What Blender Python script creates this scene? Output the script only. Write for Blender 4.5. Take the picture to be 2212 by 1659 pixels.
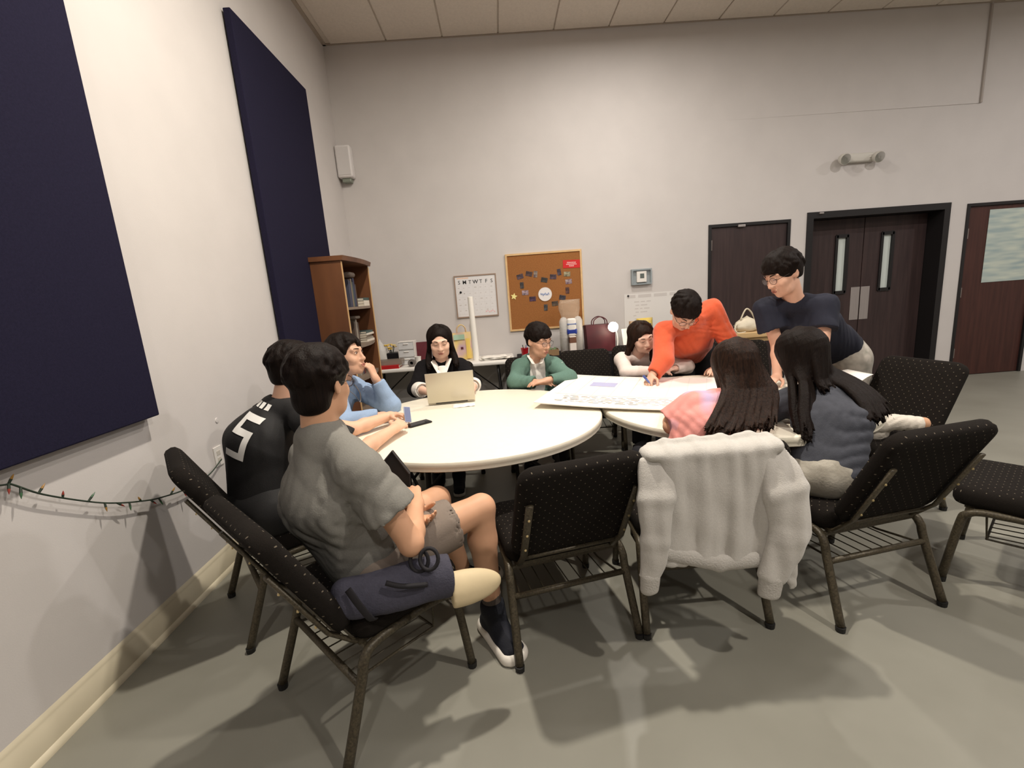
import bpy, bmesh, math, random
import numpy as np
from mathutils import Vector, Matrix
from mathutils.bvhtree import BVHTree

for _o in list(bpy.data.objects):
    bpy.data.objects.remove(_o, do_unlink=True)
SC = bpy.context.scene
COL = SC.collection
PI = math.pi
random.seed(7)
RNG = np.random.RandomState(11)

# ------------------------------------------------------------------ camera
def cam_basis(pitch, roll, yaw):
    f = np.array([math.sin(yaw) * math.cos(pitch), math.cos(yaw) * math.cos(pitch), -math.sin(pitch)])
    r = np.array([math.cos(yaw), -math.sin(yaw), 0.0])
    u = np.cross(r, f)
    return r * math.cos(roll) - u * math.sin(roll), u * math.cos(roll) + r * math.sin(roll), f
CR, CU, CF = cam_basis(0.1945, 0.0739, 0.0174)
cd = bpy.data.cameras.new('camera')
cd.sensor_fit = 'HORIZONTAL'; cd.sensor_width = 36.0; cd.lens = 975.32 / 2212 * 36
cd.clip_start = 0.05; cd.clip_end = 100
cam = bpy.data.objects.new('camera', cd); COL.objects.link(cam)
cam.matrix_world = Matrix(((CR[0], CU[0], -CF[0], 0), (CR[1], CU[1], -CF[1], 0), (CR[2], CU[2], -CF[2], 1.4522), (0, 0, 0, 1)))
SC.camera = cam

# ------------------------------------------------------------------ world, lamps, exposure
wd = bpy.data.worlds.new('world'); SC.world = wd; wd.use_nodes = True
wd.node_tree.nodes['Background'].inputs[0].default_value = (0.5, 0.48, 0.45, 1)
wd.node_tree.nodes['Background'].inputs[1].default_value = 0.05
def area(name, loc, size, power, col):
    l = bpy.data.lights.new(name, 'AREA'); l.shape = 'DISK'; l.size = size; l.energy = power; l.color = col
    o = bpy.data.objects.new(name, l); COL.objects.link(o); o.location = loc
    return o
# round ceiling downlights of the hall, then added fill lights (all above the picture)
area('downlight_or_fill', (-0.05, 2.15, 4.15), 0.13, 118, (1.0, 0.92, 0.80))
area('downlight_or_fill', (2.35, 0.05, 4.15), 0.13, 98, (1.0, 0.92, 0.82))
area('downlight_or_fill', (-0.05, -1.6, 4.15), 0.2, 46, (1.0, 0.95, 0.90))  # from here on: fill lights added to lift the dim walls and bounce
area('downlight_or_fill', (4.6, 2.2, 4.15), 0.2, 78, (1.0, 0.95, 0.91))
area('downlight_or_fill', (4.8, -1.9, 4.15), 0.2, 60, (1.0, 0.95, 0.91))
area('downlight_or_fill', (1.4, 4.0, 4.15), 0.2, 56, (1.0, 0.94, 0.87))
area('downlight_or_fill', (7.2, 3.2, 4.15), 0.2, 55, (1.0, 0.95, 0.91))
SC.view_settings.view_transform = 'Standard'
SC.view_settings.look = 'None'
SC.view_settings.gamma = 1.0
SC.view_settings.use_curve_mapping = False
SC.view_settings.exposure = 0.0

# ------------------------------------------------------------------ materials
def lin(c):
    return tuple((v / 12.92 if v <= 0.04045 else ((v + 0.055) / 1.055) ** 2.4) for v in [x / 255.0 for x in c])
MATS = {}
def mat(name, rgb, rough=0.6, metal=0.0, noise=0.0, nscale=20.0, bump=0.0, bscale=60.0, rgb2=None, emit=None, alpha=None, trans=0.0, stretch=None, spec=0.4, sheen=0.0, detail=3.0, ramp=(0.3, 0.7)):
    if name in MATS: return MATS[name]
    m = bpy.data.materials.new(name); m.use_nodes = True; MATS[name] = m
    nt = m.node_tree; b = nt.nodes['Principled BSDF']
    c = lin(rgb)
    b.inputs['Base Color'].default_value = (*c, 1)
    b.inputs['Roughness'].default_value = rough
    b.inputs['Metallic'].default_value = metal
    b.inputs['Specular IOR Level'].default_value = spec
    if sheen: b.inputs['Sheen Weight'].default_value = sheen
    if trans: b.inputs['Transmission Weight'].default_value = trans; b.inputs['IOR'].default_value = 1.3
    if alpha is not None: b.inputs['Alpha'].default_value = alpha
    if emit:
        b.inputs['Emission Color'].default_value = (*lin(emit[0]), 1); b.inputs['Emission Strength'].default_value = emit[1]
    if noise or bump or rgb2:
        tc = nt.nodes.new('ShaderNodeTexCoord'); mp = nt.nodes.new('ShaderNodeMapping')
        nt.links.new(tc.outputs['Object'], mp.inputs[0])
        if stretch: mp.inputs['Scale'].default_value = stretch
    if noise or rgb2:
        n = nt.nodes.new('ShaderNodeTexNoise'); n.inputs['Scale'].default_value = nscale; n.inputs['Detail'].default_value = detail
        nt.links.new(mp.outputs[0], n.inputs['Vector'])
        r = nt.nodes.new('ShaderNodeValToRGB')
        r.color_ramp.elements[0].position = ramp[0]; r.color_ramp.elements[1].position = ramp[1]
        ca = c; cb = lin(rgb2) if rgb2 else tuple(v * (1 - noise) for v in c)
        if not rgb2: ca = tuple(min(1, v * (1 + noise * 0.6)) for v in c)
        r.color_ramp.elements[0].color = (*cb, 1); r.color_ramp.elements[1].color = (*ca, 1)
        nt.links.new(n.outputs['Fac'], r.inputs[0]); nt.links.new(r.outputs[0], b.inputs['Base Color'])
    if bump:
        n2 = nt.nodes.new('ShaderNodeTexNoise'); n2.inputs['Scale'].default_value = bscale; n2.inputs['Detail'].default_value = 4
        nt.links.new(mp.outputs[0], n2.inputs['Vector'])
        bp = nt.nodes.new('ShaderNodeBump'); bp.inputs['Strength'].default_value = bump; bp.inputs['Distance'].default_value = 0.01
        nt.links.new(n2.outputs['Fac'], bp.inputs['Height']); nt.links.new(bp.outputs[0], b.inputs['Normal'])
    return m

def dotted(name, base, dot, axes, freq=36.0, size=0.075):
    """dark upholstery woven with a regular staggered grid of pale dots"""
    if name in MATS: return MATS[name]
    m = mat(name, base, 0.95, bump=0.35, bscale=350, spec=0.15)
    nt = m.node_tree; b = nt.nodes['Principled BSDF']
    tc = nt.nodes.new('ShaderNodeTexCoord'); sp = nt.nodes.new('ShaderNodeSeparateXYZ'); cb = nt.nodes.new('ShaderNodeCombineXYZ')
    nt.links.new(tc.outputs['Object'], sp.inputs[0])
    nt.links.new(sp.outputs[axes[0]], cb.inputs[0]); nt.links.new(sp.outputs[axes[1]], cb.inputs[1])
    mp = nt.nodes.new('ShaderNodeMapping'); mp.inputs['Rotation'].default_value = (0, 0, PI / 4); mp.inputs['Scale'].default_value = (freq, freq, freq)
    nt.links.new(cb.outputs[0], mp.inputs[0])
    v = nt.nodes.new('ShaderNodeTexVoronoi'); v.voronoi_dimensions = '2D'; v.inputs['Randomness'].default_value = 0.0; v.inputs['Scale'].default_value = 1.0
    nt.links.new(mp.outputs[0], v.inputs['Vector'])
    lt = nt.nodes.new('ShaderNodeMath'); lt.operation = 'LESS_THAN'; lt.inputs[1].default_value = size
    nt.links.new(v.outputs['Distance'], lt.inputs[0])
    mx = nt.nodes.new('ShaderNodeMix'); mx.data_type = 'RGBA'
    mx.inputs[6].default_value = (*lin(base), 1); mx.inputs[7].default_value = (*lin(dot), 1)
    nt.links.new(lt.outputs[0], mx.inputs[0]); nt.links.new(mx.outputs[2], b.inputs['Base Color'])
    return m

# ------------------------------------------------------------------ mesh helpers
def link(o): COL.objects.link(o); return o
def obj(name, vf, m, parent=None, smooth=False, org=(0, 0, 0)):
    v, f = vf
    me = bpy.data.meshes.new(name)
    v = np.asarray(v, float) - np.asarray(org, float)
    me.from_pydata(v.tolist(), [], [list(map(int, q)) for q in f]); me.update()
    if m: me.materials.append(m)
    if smooth:
        me.polygons.foreach_set('use_smooth', [True] * len(me.polygons))
        if smooth == 'auto':
            try: me.set_sharp_from_angle(angle=math.radians(40))
            except Exception: pass
    o = bpy.data.objects.new(name, me); link(o)
    o.location = org
    if parent is not None: o.parent = parent
    return o
def tag(o, label, cat, group=None, kind=None):
    if label: o['label'] = label
    if cat: o['category'] = cat
    if group: o['group'] = group
    if kind: o['kind'] = kind
    return o
def thing(name, label, cat, loc=(0, 0, 0), rz=0.0, group=None):
    o = bpy.data.objects.new(name, None); link(o); o.empty_display_size = 0.05
    o.location = loc; o.rotation_euler = (0, 0, rz)
    return tag(o, label, cat, group)
def struct(o): o['kind'] = 'structure'; return o
def dup_tree(root, loc, rz, label, group=None):
    r = root.copy(); link(r); r.location = loc; r.rotation_euler = (0, 0, rz); r['label'] = label
    if group: r['group'] = group
    for ch in list(root.children):
        c = ch.copy(); link(c); c.parent = r
        for g in list(ch.children):
            d = g.copy(); link(d); d.parent = c
    return r
def cat(*parts):
    V = []; F = []; n = 0
    for v, f in parts:
        V.extend([tuple(q) for q in v]); F.extend([[i + n for i in q] for q in f]); n += len(v)
    return V, F
def xf(vf, M):
    return [tuple(M @ Vector(q)) for q in vf[0]], vf[1]
def at(vf, loc=(0, 0, 0), rx=0, ry=0, rz=0):
    return xf(vf, Matrix.Translation(loc) @ Matrix.Rotation(rz, 4, 'Z') @ Matrix.Rotation(ry, 4, 'Y') @ Matrix.Rotation(rx, 4, 'X'))
def box(x0, x1, y0, y1, z0, z1):
    v = [(x, y, z) for z in (z0, z1) for y in (y0, y1) for x in (x0, x1)]
    return v, [(0, 2, 3, 1), (4, 5, 7, 6), (0, 1, 5, 4), (2, 6, 7, 3), (0, 4, 6, 2), (1, 3, 7, 5)]
def rbox(sx, sy, sz, bev=0.01, seg=2):
    bm = bmesh.new(); bmesh.ops.create_cube(bm, size=1.0)
    for v in bm.verts: v.co = Vector((v.co.x * sx, v.co.y * sy, v.co.z * sz))
    bmesh.ops.bevel(bm, geom=list(bm.edges), offset=min(bev, 0.49 * min(sx, sy, sz)), segments=seg, profile=0.5, affect='EDGES')
    bm.verts.index_update()
    r = [tuple(v.co) for v in bm.verts], [[v.index for v in f.verts] for f in bm.faces]; bm.free(); return r
def tube(pts, r, seg=8, closed=False, flat=None):
    P = [np.array(q, float) for q in pts]; n = len(P); rr = r if hasattr(r, '__len__') else [r] * n
    V = []; F = []; up = None
    for i in range(n):
        a = P[(i - 1) % n] if (closed or i > 0) else P[i]; b = P[(i + 1) % n] if (closed or i < n - 1) else P[i]
        t = b - a; t = t / (np.linalg.norm(t) + 1e-12)
        if up is None:
            up = np.array([0, 0, 1.0]) if abs(t[2]) < 0.9 else np.array([0, 1.0, 0])
            if flat is not None: up = np.array(flat[0], float)
        s = np.cross(t, up); s /= np.linalg.norm(s) + 1e-12; u = np.cross(s, t); up = u
        for k in range(seg):
            an = 2 * PI * k / seg
            V.append(tuple(P[i] + rr[i] * (math.cos(an) * s + math.sin(an) * u * (flat[1] if flat else 1.0))))
    for i in range(n if closed else n - 1):
        for k in range(seg):
            a = i * seg + k; b = i * seg + (k + 1) % seg; j = (i + 1) % n
            F.append((a, b, j * seg + (k + 1) % seg, j * seg + k))
    if not closed:
        F.append(tuple(range(seg - 1, -1, -1))); F.append(tuple(range((n - 1) * seg, n * seg)))
    return V, F
def lathe(prof, seg=24):
    V = []; F = []; n = len(prof)
    for k in range(seg):
        a = 2 * PI * k / seg
        for r, z in prof: V.append((r * math.cos(a), r * math.sin(a), z))
    for k in range(seg):
        j = (k + 1) % seg
        for i in range(n - 1): F.append((k * n + i, j * n + i, j * n + i + 1, k * n + i + 1))
    F.append(tuple(k * n for k in range(seg - 1, -1, -1))); F.append(tuple(k * n + n - 1 for k in range(seg)))
    return V, F
def prism(poly, d, axis='y'):
    """extrude a polygon given in (x, z) along y by d"""
    n = len(poly); V = [(x, 0, z) for x, z in poly] + [(x, d, z) for x, z in poly]
    F = [tuple(range(n)), tuple(range(2 * n - 1, n - 1, -1))] + [(i, i + n, (i + 1) % n + n, (i + 1) % n) for i in range(n)]
    return V, F
def smooth_path(pts, n=8):
    P = [np.array(q, float) for q in pts]; out = []
    for i in range(len(P) - 1):
        p0 = P[max(i - 1, 0)]; p1 = P[i]; p2 = P[i + 1]; p3 = P[min(i + 2, len(P) - 1)]
        for k in range(n):
            t = k / n
            out.append(0.5 * (2 * p1 + (p2 - p0) * t + (2 * p0 - 5 * p1 + 4 * p2 - p3) * t * t + (3 * p1 - p0 - 3 * p2 + p3) * t ** 3))
    out.append(P[-1]); return out
def text_mesh(s, size, depth=0.0006, bold=False):
    cu = bpy.data.curves.new('lettering', 'FONT'); cu.body = s; cu.size = size; cu.extrude = depth; cu.align_x = 'CENTER'; cu.align_y = 'CENTER'
    cu.resolution_u = 2
    if bold: cu.offset = size * 0.02
    o = bpy.data.objects.new('lettering', cu); link(o)
    dg = bpy.context.evaluated_depsgraph_get(); me = bpy.data.meshes.new_from_object(o.evaluated_get(dg))
    r = [tuple(v.co) for v in me.vertices], [tuple(q.vertices) for q in me.polygons]
    bpy.data.objects.remove(o); bpy.data.curves.remove(cu); bpy.data.meshes.remove(me)
    return r
def wall_text(s, size, x, z, y, bold=False, roll=0.0):
    """lettering on the back wall, facing -Y"""
    return xf(text_mesh(s, size, bold=bold), Matrix.Translation((x, y, z)) @ Matrix.Rotation(roll, 4, 'Y') @ Matrix.Rotation(PI / 2, 4, 'X'))

# ------------------------------------------------------------------ room shell
XL, YB, ZC = -1.6894, 5.608, 4.262
XR, YF = 9.0, -6.0
m_wall = mat('wall_paint', (200, 195, 192), 0.75, noise=0.03, nscale=3, bump=0.05, bscale=180)
m_floor = mat('painted_concrete_floor', (134, 132, 122), 0.42, rgb2=(124, 122, 112), nscale=2.2, bump=0.04, bscale=25, spec=0.35)
m_base = mat('cream_baseboard_paint', (204, 194, 170), 0.45, noise=0.06, nscale=6)
m_ceil = mat('acoustic_tile', (216, 206, 194), 0.95, noise=0.05, nscale=45, bump=0.25, bscale=220)
m_grid = mat('ceiling_grid_metal', (168, 156, 143), 0.6)
struct(obj('floor', box(XL - 0.3, XR + 0.3, YF - 0.3, YB + 0.6, -0.1, 0), m_floor))
struct(obj('wall_left', box(XL - 0.2, XL, YF, YB + 0.3, 0, ZC + 0.1), m_wall))
D1 = (2.59, 3.59, 2.10); D2 = (3.82, 5.52, 2.13); D3 = (5.76, 6.72, 2.13)
struct(obj('wall_back', cat(
    box(XL, D1[0], YB, YB + 0.3, 0, ZC + 0.1), box(D1[1], D2[0], YB, YB + 0.3, 0, 2.10), box(D2[1], D3[0], YB, YB + 0.3, 0, 2.13), box(D3[1], XR, YB, YB + 0.3, 0, 2.13),
    box(D1[0], D2[0], YB, YB + 0.3, 2.10, ZC + 0.1), box(D2[0], XR, YB, YB + 0.3, 2.13, ZC + 0.1), box(D1[0], XR, YB + 0.3, YB + 0.32, 0, 2.2)), m_wall))
struct(obj('wall_right', box(XR, XR + 0.2, YF, YB + 0.3, 0, ZC + 0.1), m_wall))
struct(obj('wall_front', box(XL, XR, YF - 0.2, YF, 0, ZC + 0.1), m_wall))
struct(obj('trim_1', ([(2.6, YB, 3.24), (5.75, YB - 0.008, 3.24), (5.75, YB, 3.24), (2.6, YB, ZC), (5.75, YB - 0.008, ZC), (5.75, YB, ZC)], [(0, 1, 4, 3), (1, 2, 5, 4), (0, 2, 1), (3, 4, 5), (0, 3, 5, 2)]), m_wall))
struct(obj('groove_shade_strip', at(rbox(0.022, 0.03, ZC - 3.24, 0.004, 1), (5.763, YB - 0.015, (ZC + 3.24) / 2)), mat('groove_shade_grey', (166, 158, 152), 0.6)))  # darker strip put in for the shadow line of a wall groove
# ceiling: slab, wall angle, then each tile of the part in view
ceil = struct(obj('ceiling', box(XL, XR, YF, YB, ZC + 0.012, ZC + 0.1), m_ceil))
obj('wall_angle', cat(box(XL, XL + 0.035, YF, YB, ZC - 0.004, ZC + 0.012), box(XL, XR, YB - 0.025, YB, ZC - 0.004, ZC + 0.012)), m_grid, ceil)
tile_me = None
x = -1.605
while x < 5.6:
    for y0 in (YB - 0.03 - 1.22, YB - 0.03 - 2.44):
        o = obj('ceiling_tile', at(rbox(0.596, 1.206, 0.022, 0.005, 1), (0, 0, 0)), m_ceil, ceil) if tile_me is None else link(bpy.data.objects.new('ceiling_tile', tile_me))
        tile_me = o.data; o.parent = ceil
        o.location = (x + 0.305, y0 + 0.61, ZC + 0.004 + random.uniform(-0.001, 0.002))
    x += 0.61
obj('tile_field', cat(box(XL, XR, YF, YB - 2.5, ZC + 0.0, ZC + 0.012), box(5.9, XR, YB - 2.5, YB, ZC, ZC + 0.012)), m_ceil, ceil)
# baseboards with a stepped profile and a quarter-round shoe
def basebd(length):
    prof = [(0, 0), (0.026, 0), (0.026, 0.010), (0.020, 0.022), (0.014, 0.026), (0.014, 0.112), (0.009, 0.118), (0.009, 0.126), (0.005, 0.136), (0.0, 0.145)]
    return prism(prof, length)
struct(obj('baseboard_left', at(basebd(YB - YF), (XL, YF, 0)), m_base, smooth='auto'))
def bb_back(n, x0, x1):
    struct(obj(n, at(basebd(x1 - x0), (x0, YB, 0), rz=-PI / 2), m_base, smooth='auto'))
bb_back('baseboard_back', XL, D1[0]); bb_back('baseboard_back', D1[1], D2[0]); bb_back('baseboard_back', D2[1], D3[0])

# ------------------------------------------------------------------ doors
m_dwood = mat('dark_stained_door_wood', (62, 48, 47), 0.45, rgb2=(48, 37, 37), nscale=3, stretch=(9, 1, 0.6), spec=0.35)
m_rwood = mat('red_brown_door_wood', (74, 44, 38), 0.42, rgb2=(58, 34, 30), nscale=3, stretch=(9, 1, 0.6), spec=0.35)
m_frame = mat('black_door_frame', (26, 24, 25), 0.45)
m_steel = mat('brushed_steel', (175, 168, 166), 0.38, metal=0.65, noise=0.05, nscale=60, stretch=(1, 1, 0.05))
m_hinge = mat('hinge_metal', (150, 140, 135), 0.4, metal=0.8)
m_pane = mat('frosted_door_glass', (196, 204, 200), 0.25, spec=0.6)
def frame(w, h, t, d):
    return cat(box(0, t, 0, d, 0, h), box(w - t, w, 0, d, 0, h), box(t, w - t, 0, d, h - t, h))
d1 = thing('door_1', None, None, (D1[0], YB, 0)); struct(d1)
obj('door_frame', at(frame(1.0, 2.10, 0.035, 0.12), (0, -0.012, 0)), m_frame, d1)
obj('door_panel', box(0.037, 0.963, 0.01, 0.055, 0.008, 2.062), m_dwood, d1)
for z in (0.25, 1.0, 1.86):
    obj('hinge', at(tube([(0.04, 0.0, z - 0.06), (0.04, 0.0, z + 0.06)], 0.009, 8)), m_hinge, d1)
obj('door_closer', at(rbox(0.09, 0.03, 0.03, 0.006), (0.40, -0.006, 2.065)), m_steel, d1)
kn = obj('door_knob', at(lathe([(0.0, 0), (0.032, 0.0), (0.03, 0.008), (0.012, 0.012), (0.012, 0.04), (0.027, 0.05), (0.027, 0.07), (0.0, 0.078)], 16), (0.90, 0.01, 1.0), rx=PI / 2), m_steel, d1, 'auto')
d2 = thing('door_2', None, None, (D2[0], YB, 0)); struct(d2)
W2 = D2[1] - D2[0]
obj('door_frame', cat(frame(W2, 2.13, 0.045, 0.27), box(-0.03, 0.045, -0.015, 0.0, 0, 2.16), box(W2 - 0.045, W2 + 0.03, -0.015, 0.0, 0, 2.16), box(0.045, W2 - 0.045, -0.015, 0, 2.085, 2.16)), m_frame, d2)
for i, (a, b, wx) in enumerate(((0.05, 0.845, 0.57), (0.855, 1.65, 1.155))):
    lx0, lx1 = wx - 0.075, wx + 0.075
    z0, z1 = 1.185, 1.865
    leaf = obj('door_leaf', cat(box(a, lx0, 0.2, 0.245, 0.01, 2.08), box(lx1, b, 0.2, 0.245, 0.01, 2.08), box(lx0, lx1, 0.2, 0.245, 0.01, z0), box(lx0, lx1, 0.2, 0.245, z1, 2.08)), m_dwood, d2)
    obj('window_bead', at(cat(box(lx0 - 0.012, lx0 + 0.02, 0.185, 0.25, z0 - 0.02, z1 + 0.02), box(lx1 - 0.02, lx1 + 0.012, 0.185, 0.25, z0 - 0.02, z1 + 0.02), box(lx0, lx1, 0.185, 0.25, z0 - 0.03, z0 + 0.012), box(lx0, lx1, 0.185, 0.25, z1 - 0.012, z1 + 0.03))), m_frame, leaf)
    obj('pane', box(lx0 + 0.02, lx1 - 0.02, 0.213, 0.222, z0 + 0.01, z1 - 0.01), m_pane, leaf)
    px = 0.785 if i == 0 else 0.915
    obj('push_plate', at(rbox(0.115, 0.006, 0.42, 0.002, 1), (px, 0.196, 1.02)), m_steel, leaf)
obj('door_stop', at(rbox(0.05, 0.03, 0.02, 0.004), (0.13, -0.02, 2.142)), m_steel, d2)
d3 = thing('door_3', None, None, (D3[0], YB, 0)); struct(d3)
obj('door_frame', at(frame(0.96, 2.13, 0.035, 0.12), (0, -0.012, 0)), m_frame, d3)
obj('door_panel', box(0.037, 0.923, 0.01, 0.055, 0.008, 2.092), m_rwood, d3)
for z in (0.30, 1.07, 1.78):
    obj('hinge', at(tube([(0.045, 0.0, z - 0.06), (0.045, 0.0, z + 0.06)], 0.010, 8)), m_hinge, d3)
# notice sheet taped to the red-brown door
m_notice = mat('printed_notice', (196, 203, 190), 0.7, rgb2=(150, 168, 170), nscale=5, stretch=(0.6, 1, 3.5), detail=1.5)
tag(obj('notice_sheet', at(rbox(0.56, 0.004, 0.87, 0.001, 1), (6.34, YB + 0.006, 1.61)), m_notice), 'large pale blue-green printed notice taped to the red-brown door', 'notice')

# ------------------------------------------------------------------ wall panels
m_navy = mat('navy_acoustic_fabric', (33, 31, 50), 0.95, noise=0.15, nscale=120, bump=0.3, bscale=500, spec=0.1)
for (yc, lab) in ((2.108 - 0.61, 'large navy fabric acoustic panel nearest the camera on left wall'), (4.09, 'navy fabric acoustic panel on left wall beside the wooden bookcase')):
    r = thing('acoustic_panel', lab, 'wall panel', (XL + 0.0045, yc, 1.02), 0, 'navy acoustic panels')
    obj('fabric_cover', at(rbox(0.05, 1.22, 2.44, 0.006, 2), (0.0345, 0, 1.22)), m_navy, r)
    obj('backing_board', box(0.0, 0.01, -0.58, 0.58, 0.04, 2.40), mat('panel_backing', (120, 112, 100), 0.9), r)
# ------------------------------------------------------------------ tables
m_ttop = mat('cream_moulded_plastic', (236, 229, 211), 0.38, noise=0.02, nscale=30, bump=0.10, bscale=260, spec=0.4)
m_tleg = mat('dark_table_steel', (44, 42, 42), 0.45, metal=0.3)
def round_table(cx, cy, r, label, rz):
    t = thing('round_table', label, 'table', (cx, cy, 0), rz, 'round folding tables')
    H = 0.74
    prof = [(0.0, H - 0.02), (r - 0.06, H - 0.02), (r - 0.06, H - 0.052), (r - 0.012, H - 0.052), (r - 0.003, H - 0.046), (r - 0.003, H - 0.030), (r, H - 0.026), (r, H - 0.012), (r - 0.004, H - 0.004), (r - 0.014, H), (0.0, H)]
    obj('tabletop', lathe(prof, 72), m_ttop, t, 'auto')
    for s in (-1, 1):
        lg = obj('leg_frame', tube(smooth_path([(s * 0.36, -0.30, H - 0.03), (s * 0.37, -0.34, 0.62), (s * 0.40, -0.36, 0.06), (s * 0.40, -0.34, 0.02), (s * 0.40, 0.34, 0.02), (s * 0.40, 0.36, 0.06), (s * 0.37, 0.34, 0.62), (s * 0.36, 0.30, H - 0.03)], 4), 0.0145, 8), m_tleg, t, True)
        obj('crossbar', tube([(s * 0.385, -0.35, 0.36), (s * 0.385, 0.35, 0.36)], 0.011, 8), m_tleg, t, True)
        for y in (-0.16, 0.16):
            obj('brace', tube([(s * 0.385, y, 0.36), (s * 0.05, y, H - 0.04)], 0.009, 6), m_tleg, t, True)
    obj('apron_rail', cat(box(-0.42, 0.42, -0.31, -0.29, H - 0.055, H - 0.018), box(-0.42, 0.42, 0.29, 0.31, H - 0.055, H - 0.018), box(-0.02, 0.02, -0.3, 0.3, H - 0.055, H - 0.018)), m_tleg, t)
    return t
round_table(-0.20, 2.69, 0.772, 'cream round folding table on the left carrying the laptop', 0.35)
round_table(1.347, 2.655, 0.765, 'cream round folding table on the right under the poster board', 0.9)

m_white = mat('white_plastic', (226, 222, 216), 0.4, bump=0.06, bscale=200)
# white rectangular folding table along the back wall
t = thing('folding_table', 'white rectangular folding table along back wall beside the bookcase', 'table', (-0.76, 5.30, 0))
obj('tabletop', at(rbox(1.80, 0.60, 0.045, 0.014, 3), (0, 0, 0.7175)), m_white, t, 'auto')
for s in (-1, 1):
    obj('leg_frame', tube(smooth_path([(s * 0.70, -0.24, 0.695), (s * 0.74, -0.25, 0.05), (s * 0.74, -0.23, 0.015), (s * 0.74, 0.23, 0.015), (s * 0.74, 0.25, 0.05), (s * 0.70, 0.24, 0.695)], 4), 0.0125, 8), m_tleg, t, True)
    obj('brace', tube([(s * 0.72, 0, 0.34), (s * 0.30, 0, 0.695)], 0.008, 6), m_tleg, t, True)
    obj('crossbar', tube([(s * 0.72, -0.245, 0.34), (s * 0.72, 0.245, 0.34)], 0.009, 6), m_tleg, t, True)

# table under a black cloth: the cloth is draped with real folds
t = thing('cloth_covered_table', 'long table under a black floor-length cloth before the cork board', 'table', (1.18, 5.27, 0))
for sx in (-0.85, 0.85):
    for sy in (-0.22, 0.22):
        obj('leg', tube([(sx, sy, 0), (sx, sy, 0.69)], 0.016, 8), m_tleg, t, True)
obj('tabletop', at(rbox(1.96, 0.56, 0.03, 0.008), (0, 0, 0.708)), m_white, t)
def drape(w, d, z, n=150):
    per = []; hw, hd = w / 2, d / 2
    L = 2 * (w + d)
    for i in range(n):
        s = L * i / n
        if s < w: per.append((-hw + s, -hd, 0, -1))
        elif s < w + d: per.append((hw, -hd + s - w, 1, 0))
        elif s < 2 * w + d: per.append((hw - (s - w - d), hd, 0, 1))
        else: per.append((-hw, hd - (s - 2 * w - d), -1, 0))
    V = []; F = []; rows = 10
    for k in range(rows):
        f = k / (rows - 1)
        for i, (x, y, nx, ny) in enumerate(per):
            fold = (0.012 + 0.022 * f) * (math.sin(i * 0.55) + 0.6 * math.sin(i * 0.93 + 1.3)) * min(1, f * 2)
            off = 0.006 + 0.03 * f + fold * 0.6
            if ny > 0: off = min(off, 0.03)
            V.append((x + nx * off, y + ny * off, z - f * (z - 0.03)))
    for k in range(rows - 1):
        for i in range(n):
            j = (i + 1) % n
            F.append((k * n + i, (k + 1) * n + i, (k + 1) * n + j, k * n + j))
    F.append(tuple(range(n)))
    return V, F
m_bcloth = mat('black_tablecloth', (24, 22, 24), 0.85, bump=0.2, bscale=300, spec=0.2)
obj('tablecloth', drape(1.98, 0.58, 0.729), m_bcloth, t, 'auto')

# ------------------------------------------------------------------ stacking chairs
m_fback = dotted('dotted_back_fabric', (26, 22, 19), (108, 99, 86), (0, 2))
m_fseat = dotted('dotted_seat_fabric', (26, 22, 19), (108, 99, 86), (0, 1))
m_cframe = mat('bronze_vein_frame', (84, 76, 60), 0.42, metal=0.25, rgb2=(54, 48, 38), nscale=140, bump=0.15, bscale=160)
m_screw = mat('brass_screw', (196, 176, 130), 0.35, metal=0.8)
m_glide = mat('black_glide', (26, 25, 25), 0.6)
def superpad(w, h, t, tz, taper=0.0):
    """upholstered pad in the x-z plane (back) with a soft rim; t is thickness along y"""
    n = 18; V = []; F = []
    ring = []
    cr = 0.065
    def outline(off):
        pts = []
        for cx, cz, a0 in ((w / 2 - cr, h / 2 - cr, 0), (-w / 2 + cr, h / 2 - cr, 90), (-w / 2 + cr, -h / 2 + cr, 180), (w / 2 - cr, -h / 2 + cr, 270)):
            for k in range(6):
                a = math.radians(a0 + 90 * k / 5); rr = max(cr - off, 0.004)
                pts.append((cx + rr * math.cos(a), cz + rr * math.sin(a)))
        return pts
    layers = [(0.075, -0.50), (0.028, -0.50), (0.008, -0.42), (0.0, -0.22), (0.0, 0.15), (0.008, 0.38), (0.028, 0.52), (0.075, 0.60)]
    m = 24
    for off, y in layers:
        for (px, pz) in outline(off if off < 0.06 else 0.028):
            if off > 0.06: px *= 0.72; pz *= 0.72
            V.append((px * (1 + taper * pz / h), y * t, pz + tz))
    for k in range(len(layers) - 1):
        for i in range(m):
            j = (i + 1) % m
            F.append((k * m + i, k * m + j, (k + 1) * m + j, (k + 1) * m + i))
    F.append(tuple(range(m - 1, -1, -1))); F.append(tuple(range((len(layers) - 1) * m, len(layers) * m)))
    return V, F
BT = math.radians(27)
def on_back(u, v, w):
    """chair-local point on the reclined back: u across, v up along the back, w forward of it"""
    return (u, -0.175 - v * math.sin(BT) + w * math.cos(BT), 0.435 + v * math.cos(BT) + w * math.sin(BT))
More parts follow.
